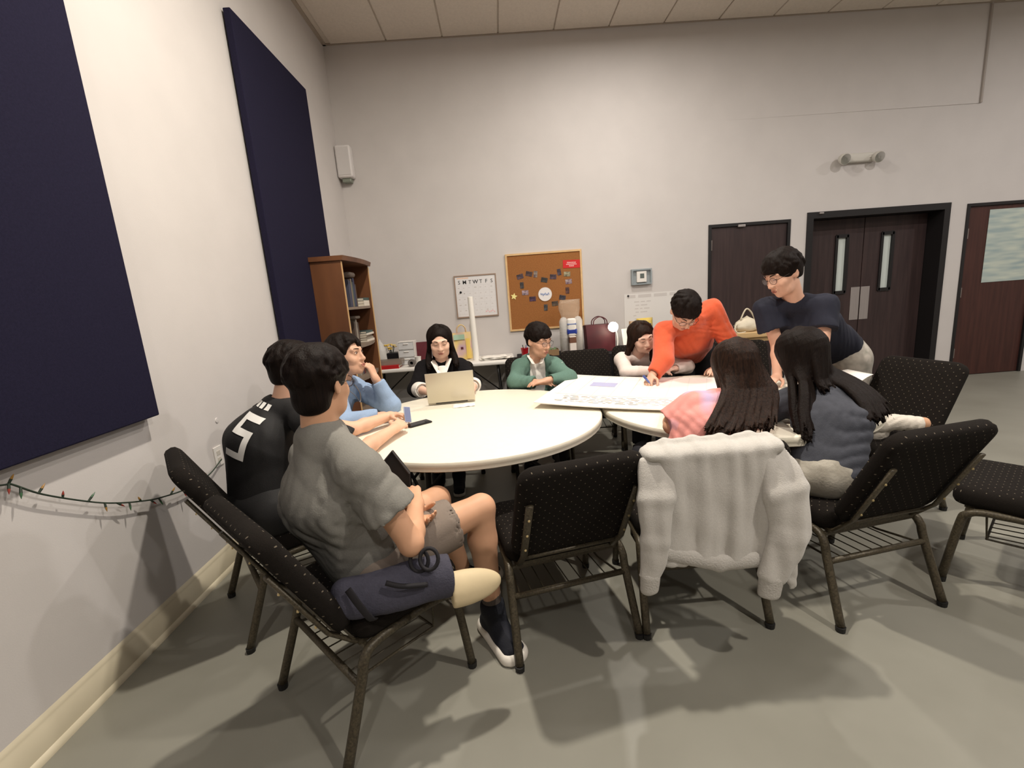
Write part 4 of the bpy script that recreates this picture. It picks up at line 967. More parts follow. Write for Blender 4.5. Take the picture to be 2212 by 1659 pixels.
def hand(S, wr, d, n, side, curl=0.35, spread=0.0, sc=1.0, thumb=0.6):
    """five separate fingers: d along the hand, n out of its back, side +1 right hand, -1 left"""
    d = nrm(d); n = nrm(V3(*n) - d * (V3(*n) @ d)); t = -side * np.cross(d, n); w = V3(*wr)
    S.ecap(w - d * 0.01, w + d * 0.078 * sc, 0.028 * sc, 0.019 * sc, 0.040 * sc, 0.0135 * sc, t, 0.015)
    tips = []
    for i, (off, L, bl) in enumerate(((0.030, 0.070, 0.088), (0.0105, 0.078, 0.092), (-0.0095, 0.072, 0.089), (-0.0285, 0.055, 0.080))):
        c = curl[i] if hasattr(curl, '__len__') else curl
        p = w + d * bl * sc * 0.93 + t * off * sc; ang = 0; pts = [w + d * 0.05 * sc + t * off * 0.8 * sc, p]
        dd = nrm(d + t * spread * off * 12)
        for j, (f, a) in enumerate(((0.45, 0.75), (0.31, 1.0), (0.24, 0.75))):
            ang += c * a
            p = p + (dd * math.cos(ang) - n * math.sin(ang)) * L * f * sc; pts.append(p)
        S.chain(pts, [0.0105 * sc, 0.0092 * sc, 0.0086 * sc, 0.0080 * sc, 0.0068 * sc], 0.005); tips.append(p)
    b = w + d * 0.022 * sc + t * 0.026 * sc - n * 0.006
    p1 = b + nrm(t * 0.8 + d * 0.75 - n * 0.5 * thumb) * 0.042 * sc; p2 = p1 + nrm(d * 0.95 + t * 0.25 - n * 0.6 * thumb) * 0.032 * sc; p3 = p2 + nrm(d * 0.9 - t * 0.05 - n * 0.7 * thumb) * 0.026 * sc
    S.chain([b, p1, p2, p3], [0.015 * sc, 0.0115 * sc, 0.0098 * sc, 0.0078 * sc], 0.008)
    return tips
def frame3(f, up=(0, 0, 1), roll=0.0):
    f = nrm(f); r = nrm(np.cross(f, V3(*up))); u = np.cross(r, f)
    if roll: r, u = r * math.cos(roll) + u * math.sin(roll), u * math.cos(roll) - r * math.sin(roll)
    return np.stack([r, f, u], 1)
def head_sdf(S, c, M, sc=1.0, wx=1.0, wz=1.0):
    c = V3(*c); P = lambda x, y, z: c + M @ (V3(x * wx, y, z * (wz if z < 0 else 1)) * sc)
    S.ell(P(0, -0.012, 0.032), M, np.array([0.074, 0.093, 0.086]) * sc, 0.02)
    S.ell(P(0, 0.022, -0.022), M, np.array([0.065 * wx, 0.068, 0.088 * wz]) * sc, 0.03)
    S.ecap(P(-0.030, 0.040, -0.080), P(0.030, 0.040, -0.080), 0.03 * sc, 0.03 * sc, 0.03 * sc, 0.03 * sc, M[:, 2], 0.03)
    S.cap(P(0, 0.068, -0.098), P(0, 0.066, -0.100), 0.018 * sc, 0.018 * sc, 0.025)
    for s in (-1, 1):
        S.cap(P(s * 0.044, 0.056, -0.024), P(s * 0.040, 0.062, -0.030), 0.021 * sc, 0.021 * sc, 0.02)
        S.cap(P(s * 0.012, 0.088, 0.030), P(s * 0.046, 0.072, 0.030), 0.011 * sc, 0.010 * sc, 0.014)
        S.ell(P(s * 0.031, 0.099, 0.010), M, np.array([0.018, 0.011, 0.010]) * sc, 0.012, True)
        S.ell(P(s * 0.031, 0.078, 0.009), M, np.array([0.0145, 0.0105, 0.0095]) * sc, 0.006)
        S.cap(P(s * 0.012, 0.095, -0.034), P(s * 0.013, 0.088, -0.034), 0.0085 * sc, 0.008 * sc, 0.008)
        E_ = M @ np.array([[math.cos(0.35), -s * math.sin(0.35), 0], [s * math.sin(0.35), math.cos(0.35), 0], [0, 0, 1]])
        S.ell(P(s * 0.077, -0.010, -0.004), E_, np.array([0.009, 0.020, 0.031]) * sc, 0.006)
        S.ell(P(s * 0.086, -0.006, 0.000), E_, np.array([0.006, 0.010, 0.016]) * sc, 0.004, True)
    S.chain([P(0, 0.088, 0.018), P(0, 0.100, -0.012), P(0, 0.106, -0.030)], [0.008 * sc, 0.0095 * sc, 0.0125 * sc], 0.012)
    S.cap(P(-0.016, 0.087, -0.060), P(0.016, 0.087, -0.060), 0.0085 * sc, 0.0085 * sc, 0.010)
    S.cap(P(-0.013, 0.086, -0.071), P(0.013, 0.086, -0.071), 0.0085 * sc, 0.0085 * sc, 0.008)
def face_parts(root, org, bvh, c, M, sc, m_hair, lips, glasses=False, gaze='down', wz=1.0):
    c = V3(*c)
    def hit(x, z, off):
        z = z * (wz if z < 0 else 1)
        o_ = c + M @ (V3(x, 0.20, z) * sc); dd = -M[:, 1]
        loc, nn, ix, ds = bvh.ray_cast(Vector(o_), Vector(dd), 0.3)
        if loc is None: return c + M @ (V3(x, 0.085, z) * sc)
        return np.array(loc) + M[:, 1] * off
    dark = mat('eyelash_dark', (34, 24, 22), 0.6)
    for s in (-1, 1):
        obj('eyebrow', tube([hit(s * (0.015 + 0.0065 * k), 0.031 + 0.0042 * math.sin(k / 5 * PI * 0.75) , 0.0005) - org for k in range(6)], [0.0022 * sc, 0.003 * sc, 0.003 * sc, 0.0028 * sc, 0.0022 * sc, 0.001], 6), m_hair, root, True)
        zz = 0.006 if gaze == 'down' else 0.0105
        if gaze != 'down':
            e = hit(s * 0.031, 0.0085, -0.002); ew = at(lathe([(0, -0.0035), (0.0105 * sc, -0.001), (0.0105 * sc, 0.001), (0, 0.0035)], 12), (0, 0, 0))
            Rm = Matrix([list(M[0]) + [0], list(M[1]) + [0], list(M[2]) + [0], [0, 0, 0, 1]])
            ey = obj('eye', xf(ew, Matrix.Translation(Vector(e - org)) @ Rm @ Matrix.Diagonal((1, 1, 0.42, 1)) @ Matrix.Rotation(PI / 2, 4, 'X')), mat('eye_white', (206, 196, 188), 0.3), root, True)
            obj('iris', xf(at(lathe([(0, -0.002), (0.0052 * sc, -0.0005), (0.0045 * sc, 0.0028), (0, 0.0036)], 10)), Matrix.Translation(Vector(e - org + M[:, 1] * 0.0014)) @ Rm @ Matrix.Diagonal((1, 1, 0.8, 1)) @ Matrix.Rotation(-PI / 2, 4, 'X')), dark, ey, True)
        obj('eyelashes', tube([hit(s * (0.0185 + 0.005 * k), zz + 0.0048 * math.sin(k / 5 * PI) * (-0.6 if gaze == 'down' else 1) + 0.0006 * k, 0.0006) - org for k in range(6)], [0.0008, 0.0016 * sc, 0.0019 * sc, 0.0019 * sc, 0.0018 * sc, 0.001], 6), dark, root, True)
    lp = mat('lip_' + '_'.join(map(str, lips)), lips, 0.45)
    up_ = [hit(x, -0.0625 + 0.0022 * math.cos(x * 260), 0.0006) - org for x in np.linspace(-0.021, 0.021, 8)]
    lo_ = [hit(x, -0.0705 - 0.0015 * math.cos(x * 70), 0.0006) - org for x in np.linspace(-0.017, 0.017, 8)]
    obj('lips', cat(tube(up_, [0.0010] + [0.0030 * sc] * 6 + [0.0010], 6), tube(lo_, [0.0012] + [0.0034 * sc] * 6 + [0.0012], 6)), lp, root, True)
    obj('mouth_line', tube([hit(x, -0.0665, 0.0004) - org for x in np.linspace(-0.020, 0.020, 8)], 0.0010 * sc, 5), dark, root, True)
    if glasses:
        gm = mat('dark_eyeglass_wire', (52, 46, 44), 0.35, metal=0.5)
        P = lambda x, y, z: c + M @ (V3(x, y, z) * sc) - org
        gl = obj('eyeglasses', cat(*[tube([P(s * 0.034 + 0.0235 * math.cos(a), 0.104 - 0.10 * abs(abs(s * 0.034 + 0.0235 * math.cos(a)) - 0.012), 0.004 + 0.0195 * math.sin(a)) for a in np.linspace(0, 2 * PI, 22, endpoint=False)], 0.0013, 6, True) for s in (-1, 1)],
            tube([P(-0.011, 0.1045, 0.008), P(0, 0.107, 0.011), P(0.011, 0.1045, 0.008)], 0.0013, 6), *[tube([P(s * 0.057, 0.098, 0.008), P(s * 0.073, 0.085, 0.010), P(s * 0.079, 0.03, 0.010), P(s * 0.081, -0.004, 0.012), P(s * 0.078, -0.022, -0.008)], 0.0016, 6) for s in (-1, 1)]), gm, root, True)
        for s in (-1, 1):
            obj('lens', ([P(s * 0.034 + 0.0228 * math.cos(a), 0.104 - 0.10 * abs(abs(s * 0.034 + 0.0228 * math.cos(a)) - 0.012), 0.004 + 0.0188 * math.sin(a)) for a in np.linspace(0, 2 * PI, 22, endpoint=False)], [tuple(range(22))]), mat('spectacle_lens', (235, 238, 240), 0.05, alpha=0.12), gl)
def short_hair(c, M, sc, seed, n=110, fringe=0.03, vol=0.022, nape=-0.055, sideburn=-0.005, part=None):
    S = Solid(); c = V3(*c); P = lambda x, y, z: c + M @ (V3(x, y, z) * sc)
    S.ell(P(0, -0.016, 0.040), M, (np.array([0.076, 0.094, 0.084]) + vol * 0.55) * sc, 0.01)
    S.ell(P(0, -0.045, -0.010 + min(0, nape + 0.065) * 0.8), M, np.array([0.068, 0.060, 0.070]) * sc, 0.02)
    g = random.Random(seed)
    RX, RY, RZ = 0.076 + vol * 0.5, 0.094 + vol * 0.5, 0.084 + vol * 0.6
    def sp(az, el, f=1.0): return P(RX * f * math.cos(el) * math.sin(az), -0.016 + RY * f * math.cos(el) * math.cos(az), 0.040 + RZ * f * math.sin(el))
    # cut away the face, the sides below the hair line and the nape
    S.ell(P(0, 0.125, -0.052 + fringe), M, np.array([0.105, 0.100, 0.078]) * sc, 0.012, True)
    for s in (-1, 1): S.ell(P(s * 0.098, 0.022, -0.062), M, np.array([0.045, 0.075, 0.066 + sideburn]) * sc, 0.012, True)
    S.slab(P(0, -0.05, nape), -M[:, 2] + M[:, 1] * 0.25, k=0.02)
    for i in range(n):
        az = g.uniform(-PI, PI); el = g.uniform(0.05, 1.45); front = abs(az) < 0.9
        e1 = el - g.uniform(0.35, 0.75)
        lim = -0.12 if not front else (0.02 + fringe * 6)
        if abs(az) > 2.2: lim = -0.55
        e1 = max(e1, lim + g.uniform(0, 0.12))
        da = g.uniform(-0.35, 0.35)
        f0, f1 = 0.985, g.uniform(1.0, 1.05)
        S.chain([sp(az, el, f0), sp(az + da * 0.5, (el + e1) / 2, 1.03), sp(az + da, e1, f1)], [0.011 * sc, 0.011 * sc, 0.004 * sc], 0.006)
    return S
def arm_pts(P_, sd):
    nk = V3(*P_['neck']); sh = V3(*P_['sh' + sd]); f = P_.get('shf', 0.88)
    sh = nk + (sh - nk) * np.array([f, f, 1.0])
    return sh, P_['el' + sd], P_['wr' + sd]
SKIN = {}
def skin(rgb):
    return mat('skin_%d_%d_%d' % rgb, rgb, 0.5, noise=0.05, nscale=14, spec=0.35)
def body_sdf(J, fem=False, legs=True, build=1.0, hands=None):
    S = Solid(); b = build * (0.92 if fem else 1.0); pe, chs, nk = J['pelvis'], J['chest'], J['neck']
    side = V3(*J['shR']) - V3(*J['shL'])
    S.ecap(pe, chs, 0.135 * b, 0.095 * b, 0.150 * b, 0.10 * b, side, 0.05)
    S.ecap(chs, V3(*nk) - nrm(V3(*nk) - V3(*chs)) * 0.06, 0.145 * b, 0.095 * b, 0.07 * b, 0.06 * b, side, 0.05)
    for sd in 'LR':
        sh, el, wr = arm_pts(J, sd)
        S.cap(V3(*nk) * 0.75 + V3(*sh) * 0.25 - V3(0, 0, 0.015), sh, 0.036 * b, 0.042 * b, 0.04)
        S.cap(sh, el, 0.044 * b, 0.038 * b, 0.02); fa = V3(*el) * 0.72 + V3(*wr) * 0.28
        S.cap(el, fa, 0.037 * b, 0.039 * b, 0.015); S.cap(fa, wr, 0.039 * b, 0.0255 * b, 0.015)
        if legs:
            hp, kn, an = J['hip' + sd], J['knee' + sd], J['ank' + sd]
            S.cap(pe, hp, 0.10 * b, 0.09 * b, 0.04); S.cap(hp, kn, 0.084 * b, 0.054 * b, 0.03)
            cf = V3(*kn) * 0.7 + V3(*an) * 0.3 - 0.012 * nrm(J.get('fwd', (0, 1, 0)))
            S.cap(kn, cf, 0.052 * b, 0.056 * b, 0.02); S.cap(cf, an, 0.056 * b, 0.036 * b, 0.02)
            toe = V3(*J['toe' + sd]); S.ecap(V3(*an) - V3(0, 0, 0.04), toe, 0.034 * b, 0.032 * b, 0.036 * b, 0.018 * b, np.cross(toe - V3(*an), V3(0, 0, 1)), 0.02)
    hc = V3(*J['head']); M = J['headM']
    hb = hc + M @ V3(0, -0.022, -0.07)
    S.cap(V3(*nk) - V3(0, 0, 0.03), hb, 0.060 * b, 0.054 * b, 0.025)
    head_sdf(S, hc, M, J.get('hs', 1.0), J.get('wx', 1.06 if fem else 1.02), J.get('wz', 0.92 if fem else 0.97))
    for sd, kw in (hands or {}).items(): hand(S, J['wr' + sd], side=1 if sd == 'R' else -1, sc=0.95 * b, **kw)
    return S
def shoe(root, org, J, sd, m_up, m_sole, m_lace=None, sc=1.0, thick=0.032):
    an = V3(*J['ank' + sd]); toe = V3(*J['toe' + sd]); f = toe - an; f[2] = 0; f = nrm(f); s_ = np.cross(f, V3(0, 0, 1))
    z0 = min(an[2] - 0.085, toe[2] - 0.02) if False else toe[2] - 0.03
    heel = V3(an[0], an[1], 0) - f * 0.05; heel[2] = z0 + (an[2] - 0.10 - z0) * 0.0
    tp = V3(toe[0], toe[1], z0) + f * 0.02
    up = V3(0, 0, 1)
    S = Solid(); S.ecap(heel + up * 0.045, tp + up * 0.040, 0.040 * sc, 0.040, 0.046 * sc, 0.030, s_, 0.03); S.cap(heel + f * 0.03 + up * 0.05, an + up * 0.0, 0.042, 0.046, 0.03)
    S.cap(an - up * 0.01, heel * 0.35 + tp * 0.65 + up * 0.045, 0.048, 0.036, 0.03); S.slab(an + up * 0.022, up - f * 0.15, k=0.008); S.slab(heel + up * 0.022, -up, k=0.004)
    v, q = S.mesh(0.007); sh = fast_obj('shoe', v, q, m_up, root, org)
    T = Solid(); T.ecap(heel + up * 0.018, tp + up * 0.018, (0.046 + (thick - 0.032) * 0.6) * sc, 0.034 + (thick - 0.032) * 1.2, (0.051 + (thick - 0.032) * 0.6) * sc, 0.030 + (thick - 0.032) * 1.2, s_, 0.02); T.slab(heel + up * thick, up, k=0.006); T.slab(heel + up * 0.001, -up, k=0.004)
    v, q = T.mesh(0.007); fast_obj('sole', v, q, m_sole, sh, org)
    if m_lace:
        for k in range(3):
            c0 = heel * (0.55 - 0.13 * k) + tp * (0.45 + 0.13 * k) + up * (0.083 - 0.008 * k) - org
            obj('lace', tube([c0 - s_ * 0.022, c0 + up * 0.006, c0 + s_ * 0.022], 0.003, 5), m_lace, sh)
    return sh
def tris_of(VF): return BVHTree.FromPolygons([Vector(v) for v in VF[0]], [list(map(int, q)) for q in VF[1]])
def person(label, base, J, skin_rgb, h=0.0065, fem=False, legs=True, build=1.0, hands=None, lips=(182, 118, 104), hairm=None, glasses=False, gaze='down', face=True):
    root = thing('person', label, 'person', base)
    org = V3(*base)
    S = body_sdf(J, fem, legs, build, hands)
    VF = S.mesh(h); fast_obj('body', VF[0], VF[1], skin(skin_rgb), root, org)
    if face: face_parts(root, org, tris_of(VF), J['head'], J['headM'], J.get('hs', 1.0), hairm, lips, glasses, gaze, J.get('wz', 0.92 if fem else 0.97))
    return root, org, VF
def shirt_sdf(J, ease=0.018, sl=0.6, long=False, hem=None, build=1.0, fem=False, neck_r=0.068, loose=1.0, cuff=True, drop=0.0):
    S = Solid(); b = build * (0.92 if fem else 1.0); pe, chs, nk = V3(*J['pelvis']), V3(*J['chest']), V3(*J['neck'])
    side = V3(*J['shR']) - V3(*J['shL']); sp = nrm(chs - pe)
    low = pe if hem is None else pe + sp * hem
    S.ecap(low, chs, 0.135 * b + ease * loose, 0.095 * b + ease * loose, 0.150 * b + ease, 0.10 * b + ease, side, 0.05)
    S.ecap(chs, nk - nrm(nk - chs) * 0.055, 0.145 * b + ease, 0.095 * b + ease, 0.072 * b + ease * 0.6, 0.062 * b + ease * 0.6, side, 0.05)
    for sd in 'LR':
        sh, el, wr = [V3(*q) for q in arm_pts(J, sd)]
        S.cap(nk * 0.75 + sh * 0.25 - V3(0, 0, 0.015), sh, 0.040 * b + ease * 0.5, 0.044 * b + ease * 0.6, 0.05)
        if long:
            S.cap(sh, el, 0.045 * b + ease * 0.8, 0.040 * b + ease * 0.9, 0.05)
            e = el + (wr - el) * sl
            S.sleeve(el, e, 0.040 * b + ease * 0.9, 0.030 * b + ease * 0.6, 0.02, 0.02)
        else:
            e = sh + (el - sh) * sl
            S.sleeve(sh, e, 0.045 * b + ease * 0.7, 0.045 * b + ease * 1.15, 0.035, 0.0)
    # the neck opening and the hem
    hd = V3(*J['head']); up = nrm(hd - nk)
    S.cap(nk + up * 0.045, nk + up * 0.16, neck_r, neck_r * 1.3, 0.012, True)
    S.slab(low - sp * 0.01, -sp, k=0.012)
    return S
def pants_sdf(J, ease=0.014, upto=1.0, build=1.0, fem=False, waist=0.10):
    S = Solid(); b = build * (0.92 if fem else 1.0); pe, chs = V3(*J['pelvis']), V3(*J['chest']); side = V3(*J['shR']) - V3(*J['shL']); sp = nrm(chs - pe)
    S.ecap(pe, pe + sp * waist, 0.138 * b + ease, 0.10 * b + ease, 0.132 * b + ease, 0.095 * b + ease, side, 0.04)
    for sd in 'LR':
        hp, kn, an = [V3(*J[q + sd]) for q in ('hip', 'knee', 'ank')]
        S.cap(pe, hp, 0.105 * b + ease, 0.094 * b + ease, 0.04)
        if upto <= 1.0:
            S.sleeve(hp, hp + (kn - hp) * upto, 0.088 * b + ease, (0.088 - 0.03 * upto) * b + ease * 1.6, 0.03, 0.03)
        else:
            S.cap(hp, kn, 0.088 * b + ease, 0.060 * b + ease, 0.03)
            S.sleeve(kn, kn + (an - kn) * (upto - 1), 0.060 * b + ease, 0.050 * b + ease, 0.03, 0.03)
    return S
m_hair = mat('black_hair', (19, 13, 11), 0.55, rgb2=(27, 19, 15), nscale=30, stretch=(5, 5, 0.25), bump=0.3, bscale=45, spec=0.10)
m_hairb = mat('dark_brown_hair', (48, 31, 22), 0.5, rgb2=(24, 15, 11), nscale=26, stretch=(5, 5, 0.25), bump=0.3, bscale=45, spec=0.12)
def vfolds(side, amp, freq, seed=0):
    sd = nrm(side)
    def fn(X, Y, Z):
        u = X * sd[0] + Y * sd[1]
        return amp * (np.sin(u * freq + 1.3 * np.sin(Z * 9 + seed)) + 0.5 * np.sin(u * freq * 1.9 + 1.1 * np.sin(Z * 13 + 2 + seed)) + 0.35 * np.sin(Z * 42 + u * 25 + seed))
    return fn
# ------------------------------------------------------------------ people
def add(root, org, name, S, h, m, wr=None, smooth=1, parent=None):
    v, f = S.mesh(h, wr, smooth); return fast_obj(name, v, f, m, parent or root, org)
# --- person in grey T-shirt, foreground left, seated with arms crossed
J = dict(pelvis=(-0.575, 1.575, 0.565), chest=(-0.655, 1.52, 0.80), neck=(-0.652, 1.535, 1.055), shR=(-0.478, 1.395, 0.925), shL=(-0.745, 1.645, 0.925), shf=1.0,
         elR=(-0.350, 1.385, 0.665), wrR=(-0.368, 1.600, 0.705), elL=(-0.60, 1.80, 0.70), wrL=(-0.395, 1.60, 0.640),
         hipR=(-0.51, 1.500, 0.555), hipL=(-0.635, 1.63, 0.555), kneeR=(-0.135, 1.735, 0.600), kneeL=(-0.345, 1.93, 0.565), ankR=(-0.125, 1.740, 0.145), ankL=(-0.27, 2.03, 0.11),
         toeR=(-0.055, 1.610, 0.03), toeL=(-0.15, 2.15, 0.03), head=(-0.632, 1.55, 1.195), headM=frame3((0.34, 0.93, -0.10)), fwd=(0.7, 0.7, 0), hs=1.0)
R1, o1, B1 = person('person in grey T-shirt and taupe shorts seated with crossed arms, back to camera', (-0.575, 1.525, 0), J, (206, 158, 126), build=1.06, hairm=m_hair,
    hands=dict(R=dict(d=(-0.35, 0.85, 0.25), n=(-0.2, -0.2, 1), curl=0.45), L=dict(d=(0.72, -0.66, 0.18), n=(0.3, 0.1, -0.9), curl=0.35)), glasses=True)
m_gtee = mat('heather_grey_jersey', (126, 124, 118), 0.9, noise=0.06, nscale=160, bump=0.15, bscale=220, spec=0.15)
S = shirt_sdf(J, 0.032, 0.54, build=1.10, hem=-0.10, neck_r=0.062, loose=1.7)
S.cap(J['pelvis'], V3(*J['hipR']) * 0.6 + V3(*J['pelvis']) * 0.4 + V3(-0.02, -0.02, 0.03), 0.13, 0.128, 0.05)
add(R1, o1, 't_shirt', S, 0.008, m_gtee, folds(1, 0.0060, 30))
m_tshorts = mat('taupe_shorts', (124, 112, 102), 0.85, bump=0.1, bscale=150)
add(R1, o1, 'shorts', pants_sdf(J, 0.018, 0.70, 1.05), 0.008, m_tshorts, folds(2, 0.002, 30))
S = short_hair(J['head'], J['headM'], 1.02, 5, 190, 0.035, 0.020, -0.098, -0.004)
add(R1, o1, 'hair', S, 0.006, m_hair)
m_shoeb = mat('black_shoe_knit', (22, 24, 34), 0.8, bump=0.2, bscale=200); m_sole = mat('white_rubber', (226, 220, 210), 0.5); m_tab = mat('tan_tab', (176, 142, 92), 0.6)
for sd in 'RL':
    sh_ = shoe(R1, o1, J, sd, m_shoeb, m_sole, m_tab, 1.05, 0.046)
    S = Solid(); an = V3(*J['ank' + sd]); kn = V3(*J['knee' + sd]); S.sleeve(an - V3(0, 0, 0.06), an + nrm(kn - an) * 0.06, 0.040, 0.043, 0.01, 0.0); add(R1, o1, 'sock', S, 0.006, mat('grey_sock', (86, 78, 74), 0.9))
# bag on the chair beside that person
m_nbag = mat('slate_navy_canvas', (64, 63, 76), 0.85, noise=0.1, nscale=60, bump=0.3, bscale=160)
m_cbag = mat('cream_bag_base', (206, 188, 152), 0.6, noise=0.05, nscale=20)
bg = thing('shoulder_bag', 'slate navy canvas bag with cream rounded end lying on the seat', 'bag', (-0.36, 1.35, 0.47))
org = V3(-0.36, 1.35, 0.47)
ba = V3(-0.555, 1.300, 0.535); bb = V3(-0.235, 1.405, 0.520); sdv = V3(0.0, 0.35, 0.9)
S = Solid(); S.ecap(ba + V3(0, 0, 0.006), bb + V3(0, 0, 0.004), 0.066, 0.048, 0.074, 0.052, sdv, 0.02); S.slab(bb + nrm(bb - ba) * 0.0, nrm(bb - ba), k=0.006)
bd = add(bg, org, 'bag_body', S, 0.007, m_nbag, folds(9, 0.005, 30))
S = Solid(); S.ell(bb + nrm(bb - ba) * 0.030 + V3(0.0, -0.015, -0.045), frame3(nrm(bb - ba), sdv), (0.040, 0.150, 0.060), 0.02); S.slab(bb - nrm(bb - ba) * 0.004, nrm(ba - bb), k=0.004)
add(bg, org, 'cream_end', S, 0.006, m_cbag)
obj('strap', tube(smooth_path([q - org for q in (V3(-0.53, 1.26, 0.60), V3(-0.50, 1.245, 0.56), V3(-0.47, 1.25, 0.50), V3(-0.47, 1.28, 0.475))], 6), 0.013, 8, flat=((0, 1, 0), 0.3)), mat('black_webbing', (28, 26, 30), 0.8), bg, True)
obj('zip', tube(smooth_path([q - org for q in (V3(-0.42, 1.285, 0.595), V3(-0.37, 1.29, 0.575), V3(-0.30, 1.325, 0.55))], 6), 0.008, 6), MATS['black_webbing'], bg, True)
for k in range(2):
    c0 = V3(-0.325 + 0.035 * k, 1.36 - 0.01 * k, 0.615)
    obj('handle', tube([c0 - org + V3(0.030 * math.cos(t), 0.012 * math.sin(t), 0.032 * math.sin(t) + 0.01 * k) for t in np.linspace(0, 2 * PI, 18, endpoint=False)], 0.0065, 6, True), MATS['black_webbing'], bg, True)
# black pointed sleeve standing between the lap and the table edge
tb = thing('black_tote', 'black folded tote with pointed corner standing before left table', 'bag', (-0.50, 1.80, 0.47))
obj('body', ([(-0.075, -0.02, 0.0), (0.05, -0.01, 0.0), (0.075, 0.0, 0.28), (0.015, 0.0, 0.385), (-0.075, -0.01, 0.29), (-0.075, 0.02, 0.0), (0.05, 0.03, 0.0), (0.075, 0.02, 0.28), (0.015, 0.014, 0.385), (-0.075, 0.02, 0.29)], [(0, 1, 2, 3, 4), (9, 8, 7, 6, 5), (0, 5, 6, 1), (1, 6, 7, 2), (2, 7, 8, 3), (3, 8, 9, 4), (4, 9, 5, 0)]), mat('black_nylon', (20, 19, 20), 0.6), tb)
obj('edge_piping', tube([(0.075, -0.004, 0.28), (0.015, -0.004, 0.385), (-0.075, -0.014, 0.29)], 0.004, 6), mat('charcoal_piping', (60, 56, 56), 0.6), tb)

# --- person in black jersey leaning on the left table
J = dict(pelvis=(-1.20, 2.04, 0.565), chest=(-1.185, 2.10, 0.86), neck=(-1.070, 2.16, 1.035), shR=(-0.90, 2.02, 0.945), shL=(-1.215, 2.25, 0.945),
         elR=(-0.705, 2.06, 0.780), wrR=(-0.605, 2.36, 0.795), elL=(-0.855, 2.45, 0.785), wrL=(-0.690, 2.63, 0.800),
         hipR=(-1.10, 1.97, 0.555), hipL=(-1.21, 2.13, 0.555), kneeR=(-0.75, 2.20, 0.56), kneeL=(-0.86, 2.38, 0.56), ankR=(-0.78, 2.20, 0.11), ankL=(-0.90, 2.37, 0.11), toeR=(-0.64, 2.30, 0.03), toeL=(-0.76, 2.47, 0.03),
         head=(-1.020, 2.21, 1.160), headM=frame3((0.70, 0.65, -0.30)), fwd=(0.79, 0.61, 0))
R2, o2, B2 = person('person in black number jersey hunched over the left table with a phone', (-1.17, 2.055, 0), J, (224, 176, 148), hairm=m_hair,
    hands=dict(R=dict(d=(0.30, 0.93, 0.10), n=(0.5, -0.2, 0.85), curl=0.55), L=dict(d=(0.85, -0.25, 0.05), n=(-0.1, 0.3, 0.9), curl=0.6)))
m_jer = mat('black_jersey', (22, 21, 22), 0.75, bump=0.12, bscale=240)
S = shirt_sdf(J, 0.026, 0.72, hem=-0.02, build=1.04)
jv = S.mesh(0.008, folds(3, 0.003, 30)); jo = fast_obj('jersey', jv[0], jv[1], m_jer, R2, o2); jb = tris_of(jv)
def decal(polys, cen, xd, yd, zd, m, root, org, name, bvh):
    """flat print laid on a garment: every vertex is dropped onto the cloth along -zd"""
    V = []; F = []
    for (x0, x1, y0, y1) in polys:
        nx = max(1, int((x1 - x0) / 0.012)); ny = max(1, int((y1 - y0) / 0.012)); b0 = len(V)
        for i in range(nx + 1):
            for j in range(ny + 1):
                p = cen + xd * (x0 + (x1 - x0) * i / nx) + yd * (y0 + (y1 - y0) * j / ny)
                hit = bvh.ray_cast(Vector(p + zd * 0.25), Vector(-zd), 0.6)
                q = (np.array(hit[0]) if hit[0] is not None else p) + zd * 0.0035
                V.append(tuple(q - org))
        for i in range(nx):
            for j in range(ny):
                a = b0 + i * (ny + 1) + j; F.append((a, a + ny + 1, a + ny + 2, a + 1))
    return obj(name, (V, F), m, root, True)
m_print = mat('white_jersey_print', (222, 220, 216), 0.7)
bz = nrm((-0.22, -0.92, 0.32)); bx_ = nrm(np.cross((-0.30, 0.0, 1), bz)); bx_ = nrm(np.cross((0.36, 0, 1), bz)); by_ = np.cross(bz, bx_)
cen5 = V3(-1.190, 1.99, 0.915)
decal([(-0.055, 0.055, 0.075, 0.105), (-0.055, -0.025, 0.005, 0.075), (-0.025, 0.055, 0.005, 0.035), (0.025, 0.055, -0.07, 0.005), (-0.055, 0.055, -0.10, -0.07)], cen5, bx_, by_, bz, m_print, jo, o2, 'number_five', jb)
decal([(-0.05, -0.028, 0.135, 0.165), (-0.02, 0.002, 0.135, 0.165), (0.012, 0.034, 0.135, 0.165)], cen5, bx_, by_, bz, m_print, jo, o2, 'name_letters', jb)
add(R2, o2, 'shorts', pants_sdf(J, 0.02, 0.9), 0.010, m_jer)
add(R2, o2, 'hair', short_hair(J['head'], J['headM'], 1.04, 6, 120, 0.03, 0.03, -0.07), 0.0065, m_hair)
for sd in 'RL': shoe(R2, o2, J, sd, m_shoeb, m_sole)

# --- person in light blue shirt, left side of the table, chin on hand
J = dict(pelvis=(-1.22, 3.03, 0.565), chest=(-1.18, 3.01, 0.83), neck=(-1.09, 2.985, 0.985), shR=(-1.075, 2.82, 0.905), shL=(-1.06, 3.16, 0.905),
         elR=(-0.98, 2.62, 0.775), wrR=(-0.755, 2.70, 0.785), elL=(-0.775, 2.985, 0.785), wrL=(-0.845, 2.950, 0.985),
         hipR=(-1.18, 2.94, 0.555), hipL=(-1.18, 3.12, 0.555), kneeR=(-0.80, 2.90, 0.56), kneeL=(-0.80, 3.14, 0.56), ankR=(-0.85, 2.90, 0.11), ankL=(-0.85, 3.14, 0.11), toeR=(-0.69, 2.88, 0.03), toeL=(-0.69, 3.15, 0.03),
         head=(-1.010, 2.955, 1.140), headM=frame3((0.93, -0.22, 0.10)), fwd=(1, 0, 0), hs=1.10)
